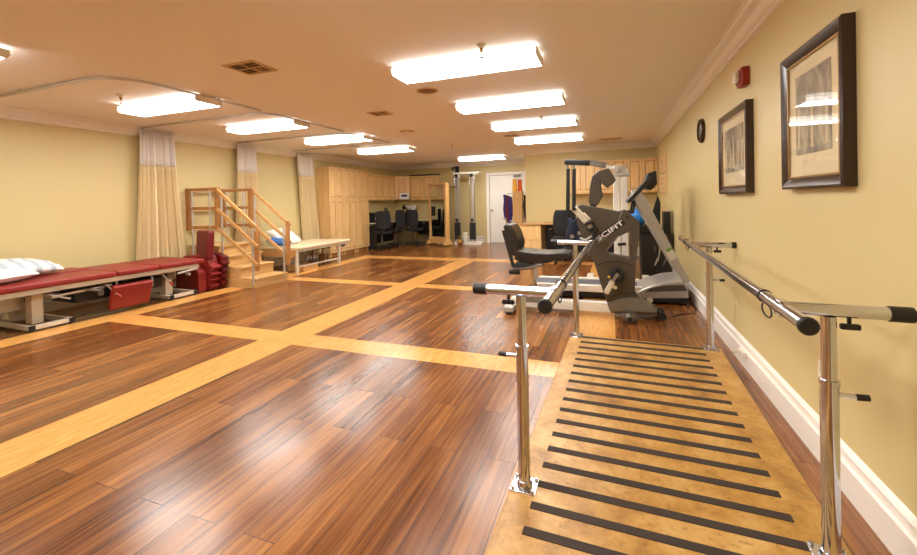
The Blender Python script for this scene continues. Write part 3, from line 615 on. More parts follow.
t = thing('wall_pulley', 'black wall pulley bracket with hanging cables above the mirror corner', 'pulley', (-4.5, 12.3, 2.2))
MB().box(-4.6, -4.44, YB-.03, YB, 1.7, 2.4).build('wall_plate', 'blackp', t, bevel=.004)
MB().bar((-4.52, YB-.03, 2.3), (-4.52, 12.02, 2.34), .04, .04).bar((-4.52, YB-.03, 1.78), (-4.52, 12.02, 1.74), .04, .04).build('bracket_arm', 'blackp', t)
MB().tube((-4.56, 12.02, 2.3), (-4.48, 12.02, 2.3), .06).build('pulley_wheel', 'gunm', t); MB().tube((-4.46, 12.0, 2.28), (-4.44, 12.0, 1.75), .006, seg=6).tube((-4.56, 12.0, 2.28), (-4.58, 12.0, 1.8), .006, seg=6).build('cable', 'white', t)
MB().tube((-4.62, 11.97, 1.74), (-4.34, 11.97, 1.76), .014).build('pull_handle', 'black', t)

# ------------------------------------------------------------------ gait belt rack by the partition
t = thing('belt_rack', 'tall narrow wooden rack at the left end of the partition', 'rack', (-2.2, 10.5, 0))
MB().box(-2.32, -2.08, 10.38, 10.62, .06, 1.52).build('rack_body', 'ply', t, bevel=.006)
MB().box(-2.40, -2.0, 10.30, 10.70, 0, .06).build('base', 'oak', t, bevel=.006)
for x, s in ((-2.32, -1), (-2.08, 1)):
    for z in (1.2, 1.45): MB().tube((x, 10.45, z), (x+s*.14, 10.45, z+.02), .008).build('hook', 'steel', t)
def strap(name, label, x, y, z, l, m, group, w=.045):
    t = tag(MB().grid(lambda u, v: (x+(u-.5)*w+.01*math.sin(v*9+x*40), y-.02*math.sin(v*PI), z-l*v), 2, 12).grid(lambda u, v: (x+(u-.5)*w+.012*math.sin(v*7+x*30)+.01, y+.04+.02*math.sin(v*PI), z-l*v*.92), 2, 12).build(name, m, solid=.004), label, 'strap', group)
    MB().box(x-w*.6, x+w*.6, y-.012, y+.012, z-l-.02, z-l+.03).build('buckle', 'steel', t)
for k in range(4): strap('gait_belt', ['purple gait belt hanging outermost on the left of the rack', 'deep red gait belt hanging left of the wooden rack', 'purple gait belt hanging left of the wooden rack', 'purple gait belt closest to the wooden rack'][k], -2.53+k*.05, 10.40+.012*k, 1.44-.02*k, .62+.08*(k % 3), ['purple', 'red2', 'purple', 'purple'][k], 'gait belts on the rack', .06)
for k in range(3): strap('gait_belt', 'black gait belt hanging on the right of the wooden rack', -2.03+k*.035, 10.42, 1.42-.04*k, .6+.1*k, 'blackf', 'black gait belts on the rack')
tag(MB().lathe([(.062, 0), (.05, .3), (.045, .31), (0, .31)], (-2.275, 10.46, 1.52)).build('training_cone', 'yellow'), 'yellow cone standing on the wooden rack', 'cone', 'cones on the rack')
tag(MB().lathe([(.062, 0), (.052, .28), (.045, .29), (0, .29)], (-2.145, 10.46, 1.52)).build('training_cone', 'orange'), 'orange cone standing on the wooden rack', 'cone', 'cones on the rack')

# ------------------------------------------------------------------ partition desk and wall cupboards
t = thing('partition_desk', 'long desk with wooden top standing against the partition wall', 'desk', (-1.0, 9.6, 0))
MB().box(-1.93, .25, 9.22, YP-.02, .74, .76).build('desk_top', 'oaky', t, bevel=.004)
MB().box(.2, .24, 9.26, YP-.03, 0, .74).build('side_panel', 'blackp', t)
MB().box(-1.43, .2, 9.8, 9.82, .1, .74).build('modesty_panel', 'blackp', t)
t = thing('drawer_pedestal', 'two drawer maple pedestal under the left end of the partition desk', 'drawers', (-1.67, 9.6, 0))
MB().box(-1.91, -1.45, 9.27, 9.95, .06, .735).build('carcass', 'maple', t); MB().box(-1.89, -1.47, 9.3, 9.9, 0, .06).build('plinth', 'oak', t)
for k in range(2):
    d = MB().box(-1.905, -1.455, 9.25, 9.27, .08+.33*k, .395+.33*k).build('drawer', 'maple', t, bevel=.004)
    MB().lathe([(.006, 0), (.014, .02), (.012, .026), (0, .028)], (-1.68, 9.25, .26+.33*k), (0, -1, 0), 12).build('knob', 'mapled', d)
G = 'maple wall cupboards on the partition'
wall_cup('maple wall cupboard on the partition, left one behind the lift straps', -.87, -.27, YP-.32, YP-.005, 1.43, 2.12, 'y', 2, G)
wall_cup('maple wall cupboard on the partition, middle one behind the lift arm', -.265, .33, YP-.32, YP-.005, 1.43, 2.12, 'y', 2, G)
wall_cup('maple wall cupboard on the partition, right one next to the right wall', .335, .925, YP-.32, YP-.005, 1.43, 2.12, 'y', 2, G)

# ------------------------------------------------------------------ right wall pictures, clock, strobe
def picture(label, y0, y1, z0, z1, seed):
    x = XR; t = thing('framed_picture', label, 'picture', (x, (y0+y1)/2, (z0+z1)/2), 'framed prints on the right wall'); w = .055; dp = .045
    mb = MB()
    prof = [(0, 0), (0, -dp), (.012, -dp-.006), (.03, -dp), (.05, -dp+.012), (.055, -dp+.02), (.055, 0)]
    # mitred frame
    cs = [((y0, z0), (1, 1)), ((y1, z0), (-1, 1)), ((y1, z1), (-1, -1)), ((y0, z1), (1, -1))]
    R = [[mb.bm.verts.new((x+d-.001, c[0]+s[0]*o, c[1]+s[1]*o)) for o, d in prof] for c, s in cs]
    for i in range(4):
        A, B = R[i], R[(i+1) % 4]
        for k in range(len(prof)): mb.bm.faces.new((A[k], A[(k+1) % len(prof)], B[(k+1) % len(prof)], B[k]))
    mb.build('frame', 'frame', t, angle=20)
    i0 = .055
    MB().box(x-dp+.008, x-dp+.014, y0+i0, y1-i0, z0+i0, z0+i0+.008).box(x-dp+.008, x-dp+.014, y0+i0, y1-i0, z1-i0-.008, z1-i0).box(x-dp+.008, x-dp+.014, y0+i0, y0+i0+.008, z0+i0+.008, z1-i0-.008).box(x-dp+.008, x-dp+.014, y1-i0-.008, y1-i0, z0+i0+.008, z1-i0-.008).build('gilt_fillet', 'gold', t)
    MB().box(x-.026, x-.02, y0+i0, y1-i0, z0+i0, z1-i0).build('mount', 'mat_board', t)
    m1, m2 = .14, .15
    pr = MB().box(x-.028, x-.026, y0+m1, y1-m1, z0+m2+.02, z1-m2+.02).build('print', print_material(seed), t)
    mb = MB()      # generic standing column shapes in the print
    for k in range(3):
        yy = y0+m1+.04+k*(y1-y0-2*m1-.08)/2; mb.box(x-.0295, x-.028, yy-.012, yy+.012, z0+m2+.06, z0+m2+.25+.04*(k % 2)); mb.box(x-.0295, x-.028, yy-.022, yy+.022, z0+m2+.05, z0+m2+.06)
    mb.build('print_columns', mat('print_light', (204, 190, 156), .7), pr)
    MB().grid(lambda u, v: (x-.034, y0+i0-.004+(y1-y0-2*i0+.008)*u, z0+i0-.004+(z1-z0-2*i0+.008)*v), 1, 1).build('glass', 'glass', t)
picture('large dark framed sepia print nearest the camera on right wall', 2.15, 2.80, 1.31, 2.01, 1.3)
picture('dark framed sepia print between the clock and the nearer print', 3.44, 4.23, 1.30, 1.95, 4.1)
t = thing('wall_clock', 'small round dark wall clock high on the right wall', 'clock', (XR, 5.12, 1.985))
cc = (XR, 5.13, 1.985)
MB().lathe([(.13, 0), (.13, .02), (.122, .035), (.105, .04), (.1, .03), (.1, 0)], cc, (-1, 0, 0), 32).build('case', 'frame', t)
MB().lathe([(.1, 0), (.1, .022), (0, .022)], cc, (-1, 0, 0), 32).build('dial', mat('dial_dark', (120, 96, 70), .5), t)
MB().bar((XR-.025, 5.13, 1.985), (XR-.025, 5.10, 2.04), .006, .003, (1, 0, 0)).bar((XR-.025, 5.13, 1.985), (XR-.025, 5.20, 1.99), .005, .003, (1, 0, 0)).build('hands', 'black', t)
t = thing('fire_alarm_strobe', 'red fire alarm strobe high on the right wall above the pictures', 'fire alarm', (XR, 3.57, 2.13))
MB().box(XR-.05, XR, 3.51, 3.64, 2.07, 2.2).build('housing', 'redp', t, bevel=.008); MB().box(XR-.085, XR-.05, 3.545, 3.605, 2.09, 2.175).build('strobe_lens', 'pale', t, bevel=.012); 
mb = MB()
for k in range(5): mb.box(XR-.053, XR-.05, 3.617, 3.634, 2.09+.02*k, 2.1+.02*k)
mb.build('horn_slots', 'black', t)
t = thing('wall_organizer', 'pale wooden framed louvered rack on right wall beside the partition', 'rack', (XR, 8.6, 1.7))
MB().box(XR-.03, XR, 8.15, 8.22, 1.36, 2.04).box(XR-.03, XR, 9.02, 9.09, 1.36, 2.04).box(XR-.03, XR, 8.22, 9.02, 1.36, 1.42).box(XR-.03, XR, 8.22, 9.02, 1.98, 2.04).build('frame', 'maple', t, bevel=.003)
MB().box(XR-.012, XR, 8.22, 9.02, 1.42, 1.98).build('back_panel', 'cream', t)
for k in range(6): MB().obox((XR-.018, 8.62, 1.47+.09*k), (.004, .8, .045), (0, .4, 0)).build('louver', 'mapled', t)
t = thing('wall_outlet', 'cream electrical outlet on the right wall behind the near bar post', 'outlet', (XR, 2.47, .42))
MB().box(XR-.006, XR, 2.435, 2.51, .36, .48).build('cover_plate', 'white', t, bevel=.002)
for z in (.4, .44): MB().box(XR-.009, XR-.005, 2.455, 2.49, z-.013, z+.013).build('socket', 'pale', t, bevel=.002)
t = thing('door_stop', 'small white cable clip unit on the right baseboard', 'clip', (XR-.04, 3.66, .12))
MB().box(XR-.045, XR-.02, 3.6, 3.72, .09, .13).build('clip_body', 'white', t, bevel=.004); MB().tube((XR-.05, 3.68, .11), (XR-.09, 3.7, .1), .008).build('plug', 'pale', t)

# ------------------------------------------------------------------ parallel bars
BT = .03
SK = math.radians(-1.6)
def sk(x, y, z): dx, dy = x-0.16, y-1.83; return (0.16+dx*math.cos(SK)-dy*math.sin(SK), 1.83+dx*math.sin(SK)+dy*math.cos(SK), z)
t = thing('parallel_bars', 'chrome parallel walking bars mounted on a yellow plywood platform', 'parallel bars', (.16, 1.83, 0))
pb = t
bm = MB(); bm.box(-.43, .765, .9, 3.98, 0, BT); o = bm.build('platform', 'board', pb, bevel=.006)
for k in range(21):
    y = 3.93-.1405*k
    if y < .95: break
    MB().box(-.325, .632, y-.021, y+.021, BT, BT+.0025).build('grip_strip', 'grip', pb)
ZR = .885
for side in (-1, 1):
    px = -.374 if side < 0 else .688
    rx = px+(.145 if side < 0 else -.13)
    for y in (1.79, 3.95):
        post = MB().lathe([(.026, BT), (.026, .63), (.029, .632), (.029, .648), (.0, .648)], (px, y, 0), seg=24).build('post', 'chrome', pb)
        MB().tube((px, y, .64), (px, y, ZR-.02), .0215, seg=24).build('inner_tube', 'chrome', post)
        pl = MB().box(px-.055, px+.055, y-.055, y+.055, BT, BT+.006).lathe([(.036, BT+.006), (.03, BT+.03), (0, BT+.03)], (px, y, 0)).build('base_plate', 'chrome', post, bevel=.002)
        for a in (-1, 1):
            for b in (-1, 1): MB().tube((px+a*.043, y+b*.043, BT+.006), (px+a*.043, y+b*.043, BT+.016), .008, seg=6).build('bolt', 'steel', pl)
        arm = MB().tube((px-side*.13, y, ZR), (px+side*.19, y, ZR), .022, seg=20).build('width_arm', 'chrome', pb)
        MB().tube((px+side*.155, y, ZR), (px+side*.215, y, ZR), .0255, seg=20).build('end_cap', 'black', arm)
        MB().box(rx-.016, rx+.016, y-.03, y+.03, ZR-.03, ZR+.027).build('rail_bracket', 'chrome', arm, bevel=.004)
        MB().tube((px+side*.055, y, ZR-.018), (px+side*.055, y, ZR-.045), .006, seg=10).bar((px+side*.03, y, ZR-.052), (px+side*.085, y, ZR-.052), .018, .02).build('locking_knob', 'black', arm, bevel=.005)
        lv = MB().tube((px+side*.02, y, .60), (px+side*.08, y, .598), .009, seg=12).build('height_lever', 'chrome', post)
        MB().tube((px+side*.07, y, .598), (px+side*.105, y, .60), .0105, seg=12).build('lever_grip', 'black', lv)
    rail = MB().tube((rx, 1.56, ZR-.002), (rx, 4.58, ZR-.002), .0235, seg=28).build('handrail', 'chrome', pb)
    MB().lathe([(.0255, 0), (.028, .004), (.028, .014), (.024, .02), (0, .022)], (rx, 1.57, ZR-.002), (0, -1, 0), 24).build('end_cap', 'black', rail)
    MB().lathe([(.0255, 0), (.0255, .01), (0, .012)], (rx, 4.575, ZR-.002), (0, 1, 0), 24).build('end_cap', 'black', rail)
    for y in (1.98, 4.2):
        loop = [(rx+.0, y+.12*math.sin(q)*.5-.02, ZR-.027-.05*(1-math.cos(q))*.5) for q in [2*PI*k/20 for k in range(20)]]
        MB().path(loop, .0032, 6, True).lathe([(.024, -.006), (.0265, -.006), (.0265, .006), (.024, .006)], (rx, y, ZR-.002), (0, 1, 0), 20).build('hanging_ring', 'black', rail)
pb.rotation_euler = (0, 0, SK)

# ------------------------------------------------------------------ camera
cam = bpy.data.cameras.new('camera'); co = bpy.data.objects.new('camera', cam); C.objects.link(co)
F, YW, PT, RL, CX, CY = 417.5, .3607, .0092, -.0211, 453.5, 205.87
cy_, sy_, cp, sp_, cr, sr = math.cos(YW), math.sin(YW), math.cos(PT), math.sin(PT), math.cos(RL), math.sin(RL)
Rz = Matrix(((cy_, sy_, 0), (-sy_, cy_, 0), (0, 0, 1))); Mx = Matrix(((1, 0, 0), (0, 0, -1), (0, 1, 0)))
Rx = Matrix(((1, 0, 0), (0, cp, -sp_), (0, sp_, cp))); Rr = Matrix(((cr, -sr, 0), (sr, cr, 0), (0, 0, 1)))
RR = Rr @ Rx @ Mx @ Rz
CAMH = 1.28
w = Matrix((RR[0], -RR[1], -RR[2])).transposed().to_4x4(); co.matrix_world = Matrix.Translation((0, 0, CAMH)) @ w
cam.sensor_width = 36; cam.sensor_fit = 'HORIZONTAL'; cam.lens = F/917*36; cam.shift_x = (458.5-CX)/917; cam.shift_y = (CY-277.5)/917; cam.clip_start = .05
bpy.context.scene.camera = co
def at(px, py, Y):      # point of the sight line through a pixel at depth Y
    d = RR.transposed() @ Vector(((px-CX)/F, (py-CY)/F, 1)); k = Y/d.y; return (d.x*k, CAMH+d.z*k)

# ------------------------------------------------------------------ recumbent bike
BY0, BY1 = 4.80, 4.99
def pt(px, py, Y): a, b = at(px, py, Y); return Vector((a, Y, b))
def P_(pts, Y=BY0): return [at(x, y, Y) for x, y in pts]
bike = thing('recumbent_bike', 'grey recumbent exercise bike with black seat beyond the parallel bars', 'exercise bike', (-.2, 4.9, 0))
outer = P_([(576, 206), (582, 204.5), (619, 211.5), (625, 209.5), (639, 221), (640, 233), (636, 258), (635, 292), (638, 297), (622, 297.5), (607, 303), (601, 285), (594, 262), (586, 248), (577, 224)])
win = P_([(630.6, 231), (618, 236.5), (606.5, 250.5), (608.5, 254.5), (630.5, 258.5)])
sh = MB().prism(outer, 'xz', BY0, BY1, holes=[win]).build('body_shell', 'grey', bike, bevel=.01, seg=3)
MB().prism(P_([(607, 303), (622, 297.5), (639, 297), (644, 302), (657, 310.5), (657, 312.5), (610, 311)]), 'xz', BY0-.02, BY1+.02).build('base_fairing', 'grey2', bike, bevel=.008)
x0, z0 = at(598, 243, BY0); x1, z1 = at(612, 231, BY0); x2, z2 = at(620, 216, BY0)
MB().path([(x0, BY0-.003, z0), (x0*.5+x1*.5+.01, BY0-.003, z0*.5+z1*.5-.012), (x1, BY0-.003, z1), (x1*.4+x2*.6+.012, BY0-.003, z1*.4+z2*.6-.02), (x2, BY0-.003, z2), (x2+.03, BY0-.003, z2+.05)], .006, 8).build('trim_line', 'grey2', sh)
# window rim
MB().path([(a, BY0-.002, b) for a, b in win], .007, 8, True).build('window_rim', 'gunm', sh)
# lettering
ax, az = at(598.5, 241, BY0); bx, bz = at(624.5, 223.5, BY0); ang = math.atan2(bz-az, bx-ax); ln = math.hypot(bx-ax, bz-az)
fc = bpy.data.curves.new('t', 'FONT'); fc.body = 'SCIFIT'; fc.size = 1; fc.extrude = .03; fc.offset = .02; fo = bpy.data.objects.new('t', fc); C.objects.link(fo)
dg = bpy.context.evaluated_depsgraph_get(); me = bpy.data.meshes.new_from_object(fo.evaluated_get(dg)); bpy.data.objects.remove(fo)
w_ = max(v.co.x for v in me.vertices); s_ = ln/w_
me.transform(Matrix.Translation(Vector((ax, BY0-.006, az))-world_loc(bike)) @ Matrix.Rotation(-ang, 4, 'Y') @ Matrix.Rotation(PI/2, 4, 'X') @ Matrix.Diagonal((s_, s_*.58, s_, 1)))
me.materials.append(M['paper']); lo = bpy.data.objects.new('lettering', me); C.objects.link(lo); lo.parent = bike; lo['label'] = 'pale raised letters on the side of the bike'
pc, qc = Vector((ax, 0, az)), Vector((bx, 0, bz)); d_ = (qc-pc).normalized(); n_ = Vector((-d_.z, 0, d_.x))
def lp(u, v): p = pc+d_*u*ln+n_*v; return (p.x, p.z)
MB().prism([lp(-.04, -.012), lp(1.03, -.012), lp(1.03, .062), lp(-.04, .062)], 'xz', BY0-.0035, BY0).build('letter_plate', 'black', bike)
MB().path([pt(597, 265, BY0-.002), pt(608, 261.5, BY0-.002), pt(622, 262, BY0-.002), pt(635, 266, BY0-.002)], .004, 6).path([pt(607, 299, BY0-.002), pt(618, 294, BY0-.002), pt(636, 293, BY0-.002)], .004, 6).build('shell_seam', 'black', sh)
MB().tube(pt(627.5, 217, BY0+.01), pt(627.5, 217, BY0-.004), .014).build('bolt_cover', 'black', sh)
# levers
hub = MB().tube(pt(591, 228, BY0), pt(591, 228, BY0-.07), .045).build('arm_crank_hub', 'black', bike, bevel=.006)
MB().bar(pt(591, 228, BY0-.07), pt(584, 217, BY0-.07), .05, .02, (0, 1, 0)).build('crank_arm', 'silver', hub)
hh = MB().bar(pt(587, 222, BY0-.09), pt(574, 208, BY0-.09), .07, .05, (0, 1, 0)).bar(pt(583, 213, BY0-.1), pt(590, 220, BY0-.1), .03, .05, (0, 1, 0)).build('hand_pedal', 'pale', hub, bevel=.012)
MB().path([pt(586, 224, BY0-.1), pt(592, 222, BY0-.14), pt(597, 230, BY0-.13), pt(593, 237, BY0-.1)], .018, 8).build('wrist_strap', 'black', hub)
MB().tube(pt(574, 209, BY0-.02), pt(574, 209, BY0-.14), .022).build('hand_grip', 'black', hub)
MB().path([pt(580, 238, BY0-.01), pt(586, 240, BY0-.03), pt(592, 236, BY0-.04)], .012, 8).build('side_lever', 'silver', bike)
h2 = MB().tube(pt(617, 276, BY0), pt(617, 276, BY0-.06), .075, seg=28).build('pedal_crank_hub', 'black', bike, bevel=.008)
MB().bar(pt(618, 274, BY0-.07), pt(609, 284, BY0-.07), .035, .02, (0, 1, 0)).build('crank_arm', 'silver', h2)
MB().bar(pt(613, 281, BY0-.1), pt(606, 293, BY0-.1), .05, .09, (0, 1, 0)).bar(pt(609, 285, BY0-.1), pt(617, 288, BY0-.1), .03, .06, (0, 1, 0)).build('foot_pedal', 'pale', h2, bevel=.01)
MB().path([pt(611, 279, BY0-.12), pt(616, 270, BY0-.13), pt(622, 272, BY0-.12), pt(620, 282, BY0-.12)], .012, 8).build('pedal_strap', 'black', h2)
MB().ball(pt(609, 277, BY0-.1), .014).build('pedal_knob', 'yellow', h2)
# base beams
MB().box(-1.12, -.02, 4.83, 4.94, .04, .14).build('rail_beam', 'white', bike, bevel=.006)
MB().box(-.02, .43, 4.80, 4.99, .045, .13).build('front_beam', 'gunm', bike, bevel=.005)
for x in (.08, .22, .36): MB().tube((x, 4.801, .09), (x, 4.792, .09), .014).build('bolt', 'black', bike)
for a in (-1, 1): MB().tube((.475, 4.9+a*.09-.022, .045), (.475, 4.9+a*.09+.022, .045), .045, seg=20).build('transport_wheel', 'black', bike)
MB().bar((.4, 4.9, .09), (.47, 4.9, .06), .12, .04).tube((.475, 4.8, .045), (.475, 5.0, .045), .012).build('wheel_bracket', 'black', bike)
MB().box(.1, .22, 4.62, 4.83, .02, .09).build('side_foot', 'gunm', bike, bevel=.006)
lf = MB().lathe([(.06, 0), (.06, .02), (.035, .03), (.035, .04), (0, .04)], (.16, 4.6, .055), (0, -1, 0), 8).tube((.16, 4.66, 0), (.16, 4.66, .05), .03).build('levelling_foot', 'gunm', bike, bevel=.003)
MB().tube((.16, 4.56, .055), (.16, 4.553, .055), .022, seg=12).build('foot_socket', 'black', lf)
MB().box(-1.16, -1.04, 4.58, 5.22, .03, .09).build('rear_foot', 'alu', bike, bevel=.01)
for y in (4.61, 5.19): MB().tube((-1.1, y, 0), (-1.1, y, .03), .03).build('rubber_foot', 'black', bike)
# seat carriage
MB().tube((-.86, 4.9, .12), (-.86, 4.9, .5), .035).build('seat_post', 'chrome', bike)
MB().obox((-.86, 4.9, .15), (.26, .16, .1)).build('seat_carriage', 'grey2', bike, bevel=.01)
cu = [(-1.04, .60), (-.84, .575), (-.68, .575), (-.56, .62), (-.44, .665), (-.435, .69), (-.52, .70), (-.66, .685), (-.84, .69), (-1.04, .715)]
MB().prism(cu, 'xz', 4.70, 5.10).build('seat_cushion', 'vinyl', bike, bevel=.025, seg=4)
bk = [(-1.02, .64), (-.99, .78), (-1.03, .92), (-1.08, 1.0), (-1.13, 1.02), (-1.17, .99), (-1.14, .84), (-1.10, .66)]
MB().prism(bk, 'xz', 4.70, 5.10).build('backrest', 'vinyl', bike, bevel=.025, seg=4)
MB().bar((-1.17, 4.72, .94), (-1.06, 4.72, .52), .035, .035, (0, 1, 0)).bar((-1.17, 5.08, .94), (-1.06, 5.08, .52), .035, .035, (0, 1, 0)).bar((-1.06, 4.72, .53), (-.72, 4.72, .56), .03, .03).bar((-1.06, 5.08, .53), (-.72, 5.08, .56), .03, .03).bar((-1.06, 4.72, .53), (-1.06, 5.08, .53), .03, .03).build('seat_frame', 'black', bike, bevel=.004)
MB().tube((-1.1, 4.68, .47), (-.98, 4.68, .47), .03).box(-1.06, -.86, 4.7, 5.0, .5, .54).build('recline_lever', 'black', bike, bevel=.006)
MB().path([(-1.06, 4.66, .5), (-.9, 4.64, .52), (-.72, 4.64, .57)], .016, 8).build('side_handle', 'gunm', bike)
# console arm
MB().prism(P_([(588.5, 203), (589.5, 188), (592, 176), (598, 171.5), (602, 176), (601, 186), (603, 196), (597, 206)], 4.84), 'xz', 4.84, 4.94).build('console_mast', 'grey', bike, bevel=.012, seg=3)
MB().prism(P_([(597, 171.5), (609, 168.5), (616, 180), (612, 184), (607, 188), (600, 181)], 4.8), 'xz', 4.74, 5.04).build('console', 'grey', bike, bevel=.012, seg=3)
MB().tube(pt(593, 203, 4.89), pt(593, 209, 4.89), .035).build('mast_pivot', 'black', bike)

# ------------------------------------------------------------------ treadmill
T0, T1 = 5.56, 6.16
td = thing('treadmill', 'silver treadmill with sloping uprights behind the recumbent bike', 'treadmill', (0, 5.9, 0))
MB().box(-1.0, .3, T0+.09, T1-.09, .13, .165).build('running_belt', mat('belt_rubber', (84, 84, 92), .6), td)
for y0, y1 in ((T0, T0+.085), (T1-.085, T1)): MB().prism([(-1.02, .10), (.34, .10), (.34, .19), (-.98, .175), (-1.02, .15)], 'xz', y0, y1).build('side_rail', 'white', td, bevel=.006)
MB().box(-.98, .8, T0+.05, T1-.05, .03, .10).build('deck_frame', 'black', td)
for x in (-.9, .65):
    for y in (T0+.08, T1-.08): MB().tube((x, y-.03, .03), (x, y+.03, .03), .03).build('foot_roller', 'black', td)
MB().tube((-1.02, T0+.02, .12), (-1.02, T1-.02, .12), .035).build('end_roller', 'black', td)
ho = [at(x, y, T0-.03) for x, y in ((637, 293), (641, 290), (652, 286), (666, 282), (684, 280.5), (688, 287), (689, 299), (637, 299))]
MB().prism(ho, 'xz', T0-.03, T1+.03).build('motor_hood', 'silver', td, bevel=.02, seg=3)
hb = [at(x, y, T0-.035) for x, y in ((650, 288.5), (664, 285.5), (684, 285), (687.5, 291), (645, 292))]
MB().prism(hb, 'xz', T0-.036, T0-.028).build('hood_band', 'grey', td)
MB().box(.27, .84, T0, T1, .02, .07).build('hood_base', 'black', td, bevel=.005)
MB().tube((.42, T0-.03, .045), (.42, T0, .045), .035).build('transport_wheel', 'pale', td)
for Y in (T0-.01, T1+.01):
    p = [at(x, y, T0-.01) for x, y in ((684, 284), (690, 281), (641, 190), (634, 189), (632, 196))]
    u = MB().prism(p, 'xz', Y-.03, Y+.03).build('upright', 'silver', td, bevel=.008)
    if Y < 5.8: MB().prism([at(x, y, T0-.01) for x, y in ((664, 250), (671, 247), (677, 257), (670, 261))], 'xz', Y-.033, Y-.029).build('label_plate', 'pale', u); MB().prism([at(x, y, T0-.01) for x, y in ((665, 249.5), (670.5, 247), (672, 249.2), (666.3, 252))], 'xz', Y-.035, Y-.032).build('label_stripe', 'green', u)
c0 = [at(x, y, T0-.01) for x, y in ((627, 201), (629, 203.5), (652, 181), (650, 176))]
MB().prism(c0, 'xz', T0-.05, T1+.05).build('console_panel', 'blackp', td, bevel=.008)
c1 = [at(x, y, T0-.01) for x, y in ((646, 180), (648, 173), (657, 170), (658, 184), (652, 190), (646, 188))]
MB().prism(c1, 'xz', T0+.05, T1-.05).build('console_housing', 'blackp', td, bevel=.012)
for Y in (T0, T1): MB().path([(at(636, 194, T0)[0], Y, at(636, 194, T0)[1]), (at(642, 208, T0)[0]-.1, Y, at(642, 212, T0)[1]), (at(642, 208, T0)[0]-.35, Y, at(642, 216, T0)[1])], .018, 10).build('handrail', 'blackp', td)
tag(MB().path([(.84, 5.6, .02), (.9, 5.45, .006), (.84, 5.2, .006), (.7, 5.12, .006), (.6, 5.0, .006), (.62, 5.3, .006)], .006, 8).build('power_cord', 'black'), 'dark power cord curling on the floor beside the treadmill hood', 'cord')

# ------------------------------------------------------------------ body weight support lift
LY = 6.52
lx0, lx1 = at(613.5, 210, LY)[0], at(628, 210, LY)[0]
lf_ = thing('support_lift', 'white column body weight support lift with boom behind the treadmill', 'lift', ((lx0+lx1)/2, LY, 0))
MB().box(lx0, (lx0+lx1)/2-.004, LY-.06, LY+.06, .05, 1.63).box((lx0+lx1)/2+.004, lx1, LY-.06, LY+.06, .05, 1.63).build('column', 'white', lf_, bevel=.012)
MB().box(lx0-.35, lx1+.25, LY-.05, LY+.05, .03, .1).box(lx0-.4, lx0-.3, LY-.05, LY+.5, .03, .1).box(lx1+.2, lx1+.3, LY-.05, LY+.5, .03, .1).build('base_frame', 'white', lf_, bevel=.01)
for x in (lx0-.35, lx1+.25):
    for y in (LY, LY+.45): MB().tube((x-.02, y, .03), (x+.02, y, .03), .03).build('caster', 'black', lf_)
a, b = pt(628, 171, LY), pt(588, 163, LY)
bo = MB().bar(a, b, .07, .06).build('boom', 'white', lf_, bevel=.008)
MB().bar(pt(606, 165.5, LY-.005), pt(590, 162.5, LY-.005), .085, .085).build('boom_sleeve', 'gunm', bo, bevel=.006)
MB().bar(pt(591, 163, LY), pt(564.5, 162, LY), .09, .08).build('boom_pad', 'black', bo, bevel=.02)
MB().box(lx0-.03, lx1+.03, LY-.08, LY+.08, 1.60, 1.65).tube((lx0+.05, LY-.1, 1.7), (lx0+.05, LY+.1, 1.7), .05).box(lx0+.02, lx1-.02, LY-.04, LY+.04, 1.63, 1.76).build('column_head', 'alu', lf_, bevel=.006)
MB().tube(((lx0+lx1)/2-.05, LY-.07, .62), ((lx0+lx1)/2+.06, LY-.07, .63), .02).build('lift_handle', 'black', lf_)
for px in (567.5, 573.5):
    MB().path([pt(px, 165, LY), pt(px+.2, 169, LY)], .02, 8).build('hook', 'steel', lf_)
    tag(MB().bar(pt(px, 168.5, LY), pt(px-.8, 232, LY), .032, .008, (0, 1, 0)).bar(pt(px+1.6, 168.5, LY), pt(px+1.4, 226, LY+.05), .026, .008, (0, 1, 0)).build('lift_strap', 'black'), 'black lift strap hanging from the '+('tip of the boom' if px < 570 else 'boom just right of the tip strap'), 'strap', 'lift straps on the boom')
hr = thing('support_harness', 'dark blue black support harness hanging from the lift straps', 'harness', pt(575, 240, LY))
navy = mat('navy_webbing', (28, 34, 56), .85, bump=.3)
mb = MB()
def harn(u, v):
    a = 2*PI*u; c = pt(576, 222, LY); r = .13+.035*math.sin(a*3+v*4)+.02*math.sin(a*5)
    return (c.x+r*math.cos(a)*(1-.25*abs(v-.5)), c.y+.6*r*math.sin(a), c.z+.05-v*.42+.02*math.sin(a*4))
MB().grid(harn, 36, 12).build('vest', navy, hr, solid=.02, angle=80)
c = pt(576, 236, LY)
for s in (-1, 1): MB().path([(c.x+s*.12, c.y-.06, c.z), (c.x+s*.17, c.y-.09, c.z-.18), (c.x+s*.08, c.y-.08, c.z-.3), (c.x+s*.04, c.y-.08, c.z-.1)], .02, 8).build('leg_strap', 'blackf', hr)
MB().obox((c.x-.05, c.y-.1, c.z), (.06, .02, .05)).obox((c.x+.06, c.y-.1, c.z+.05), (.06, .02, .05)).build('buckle', 'steel', hr)

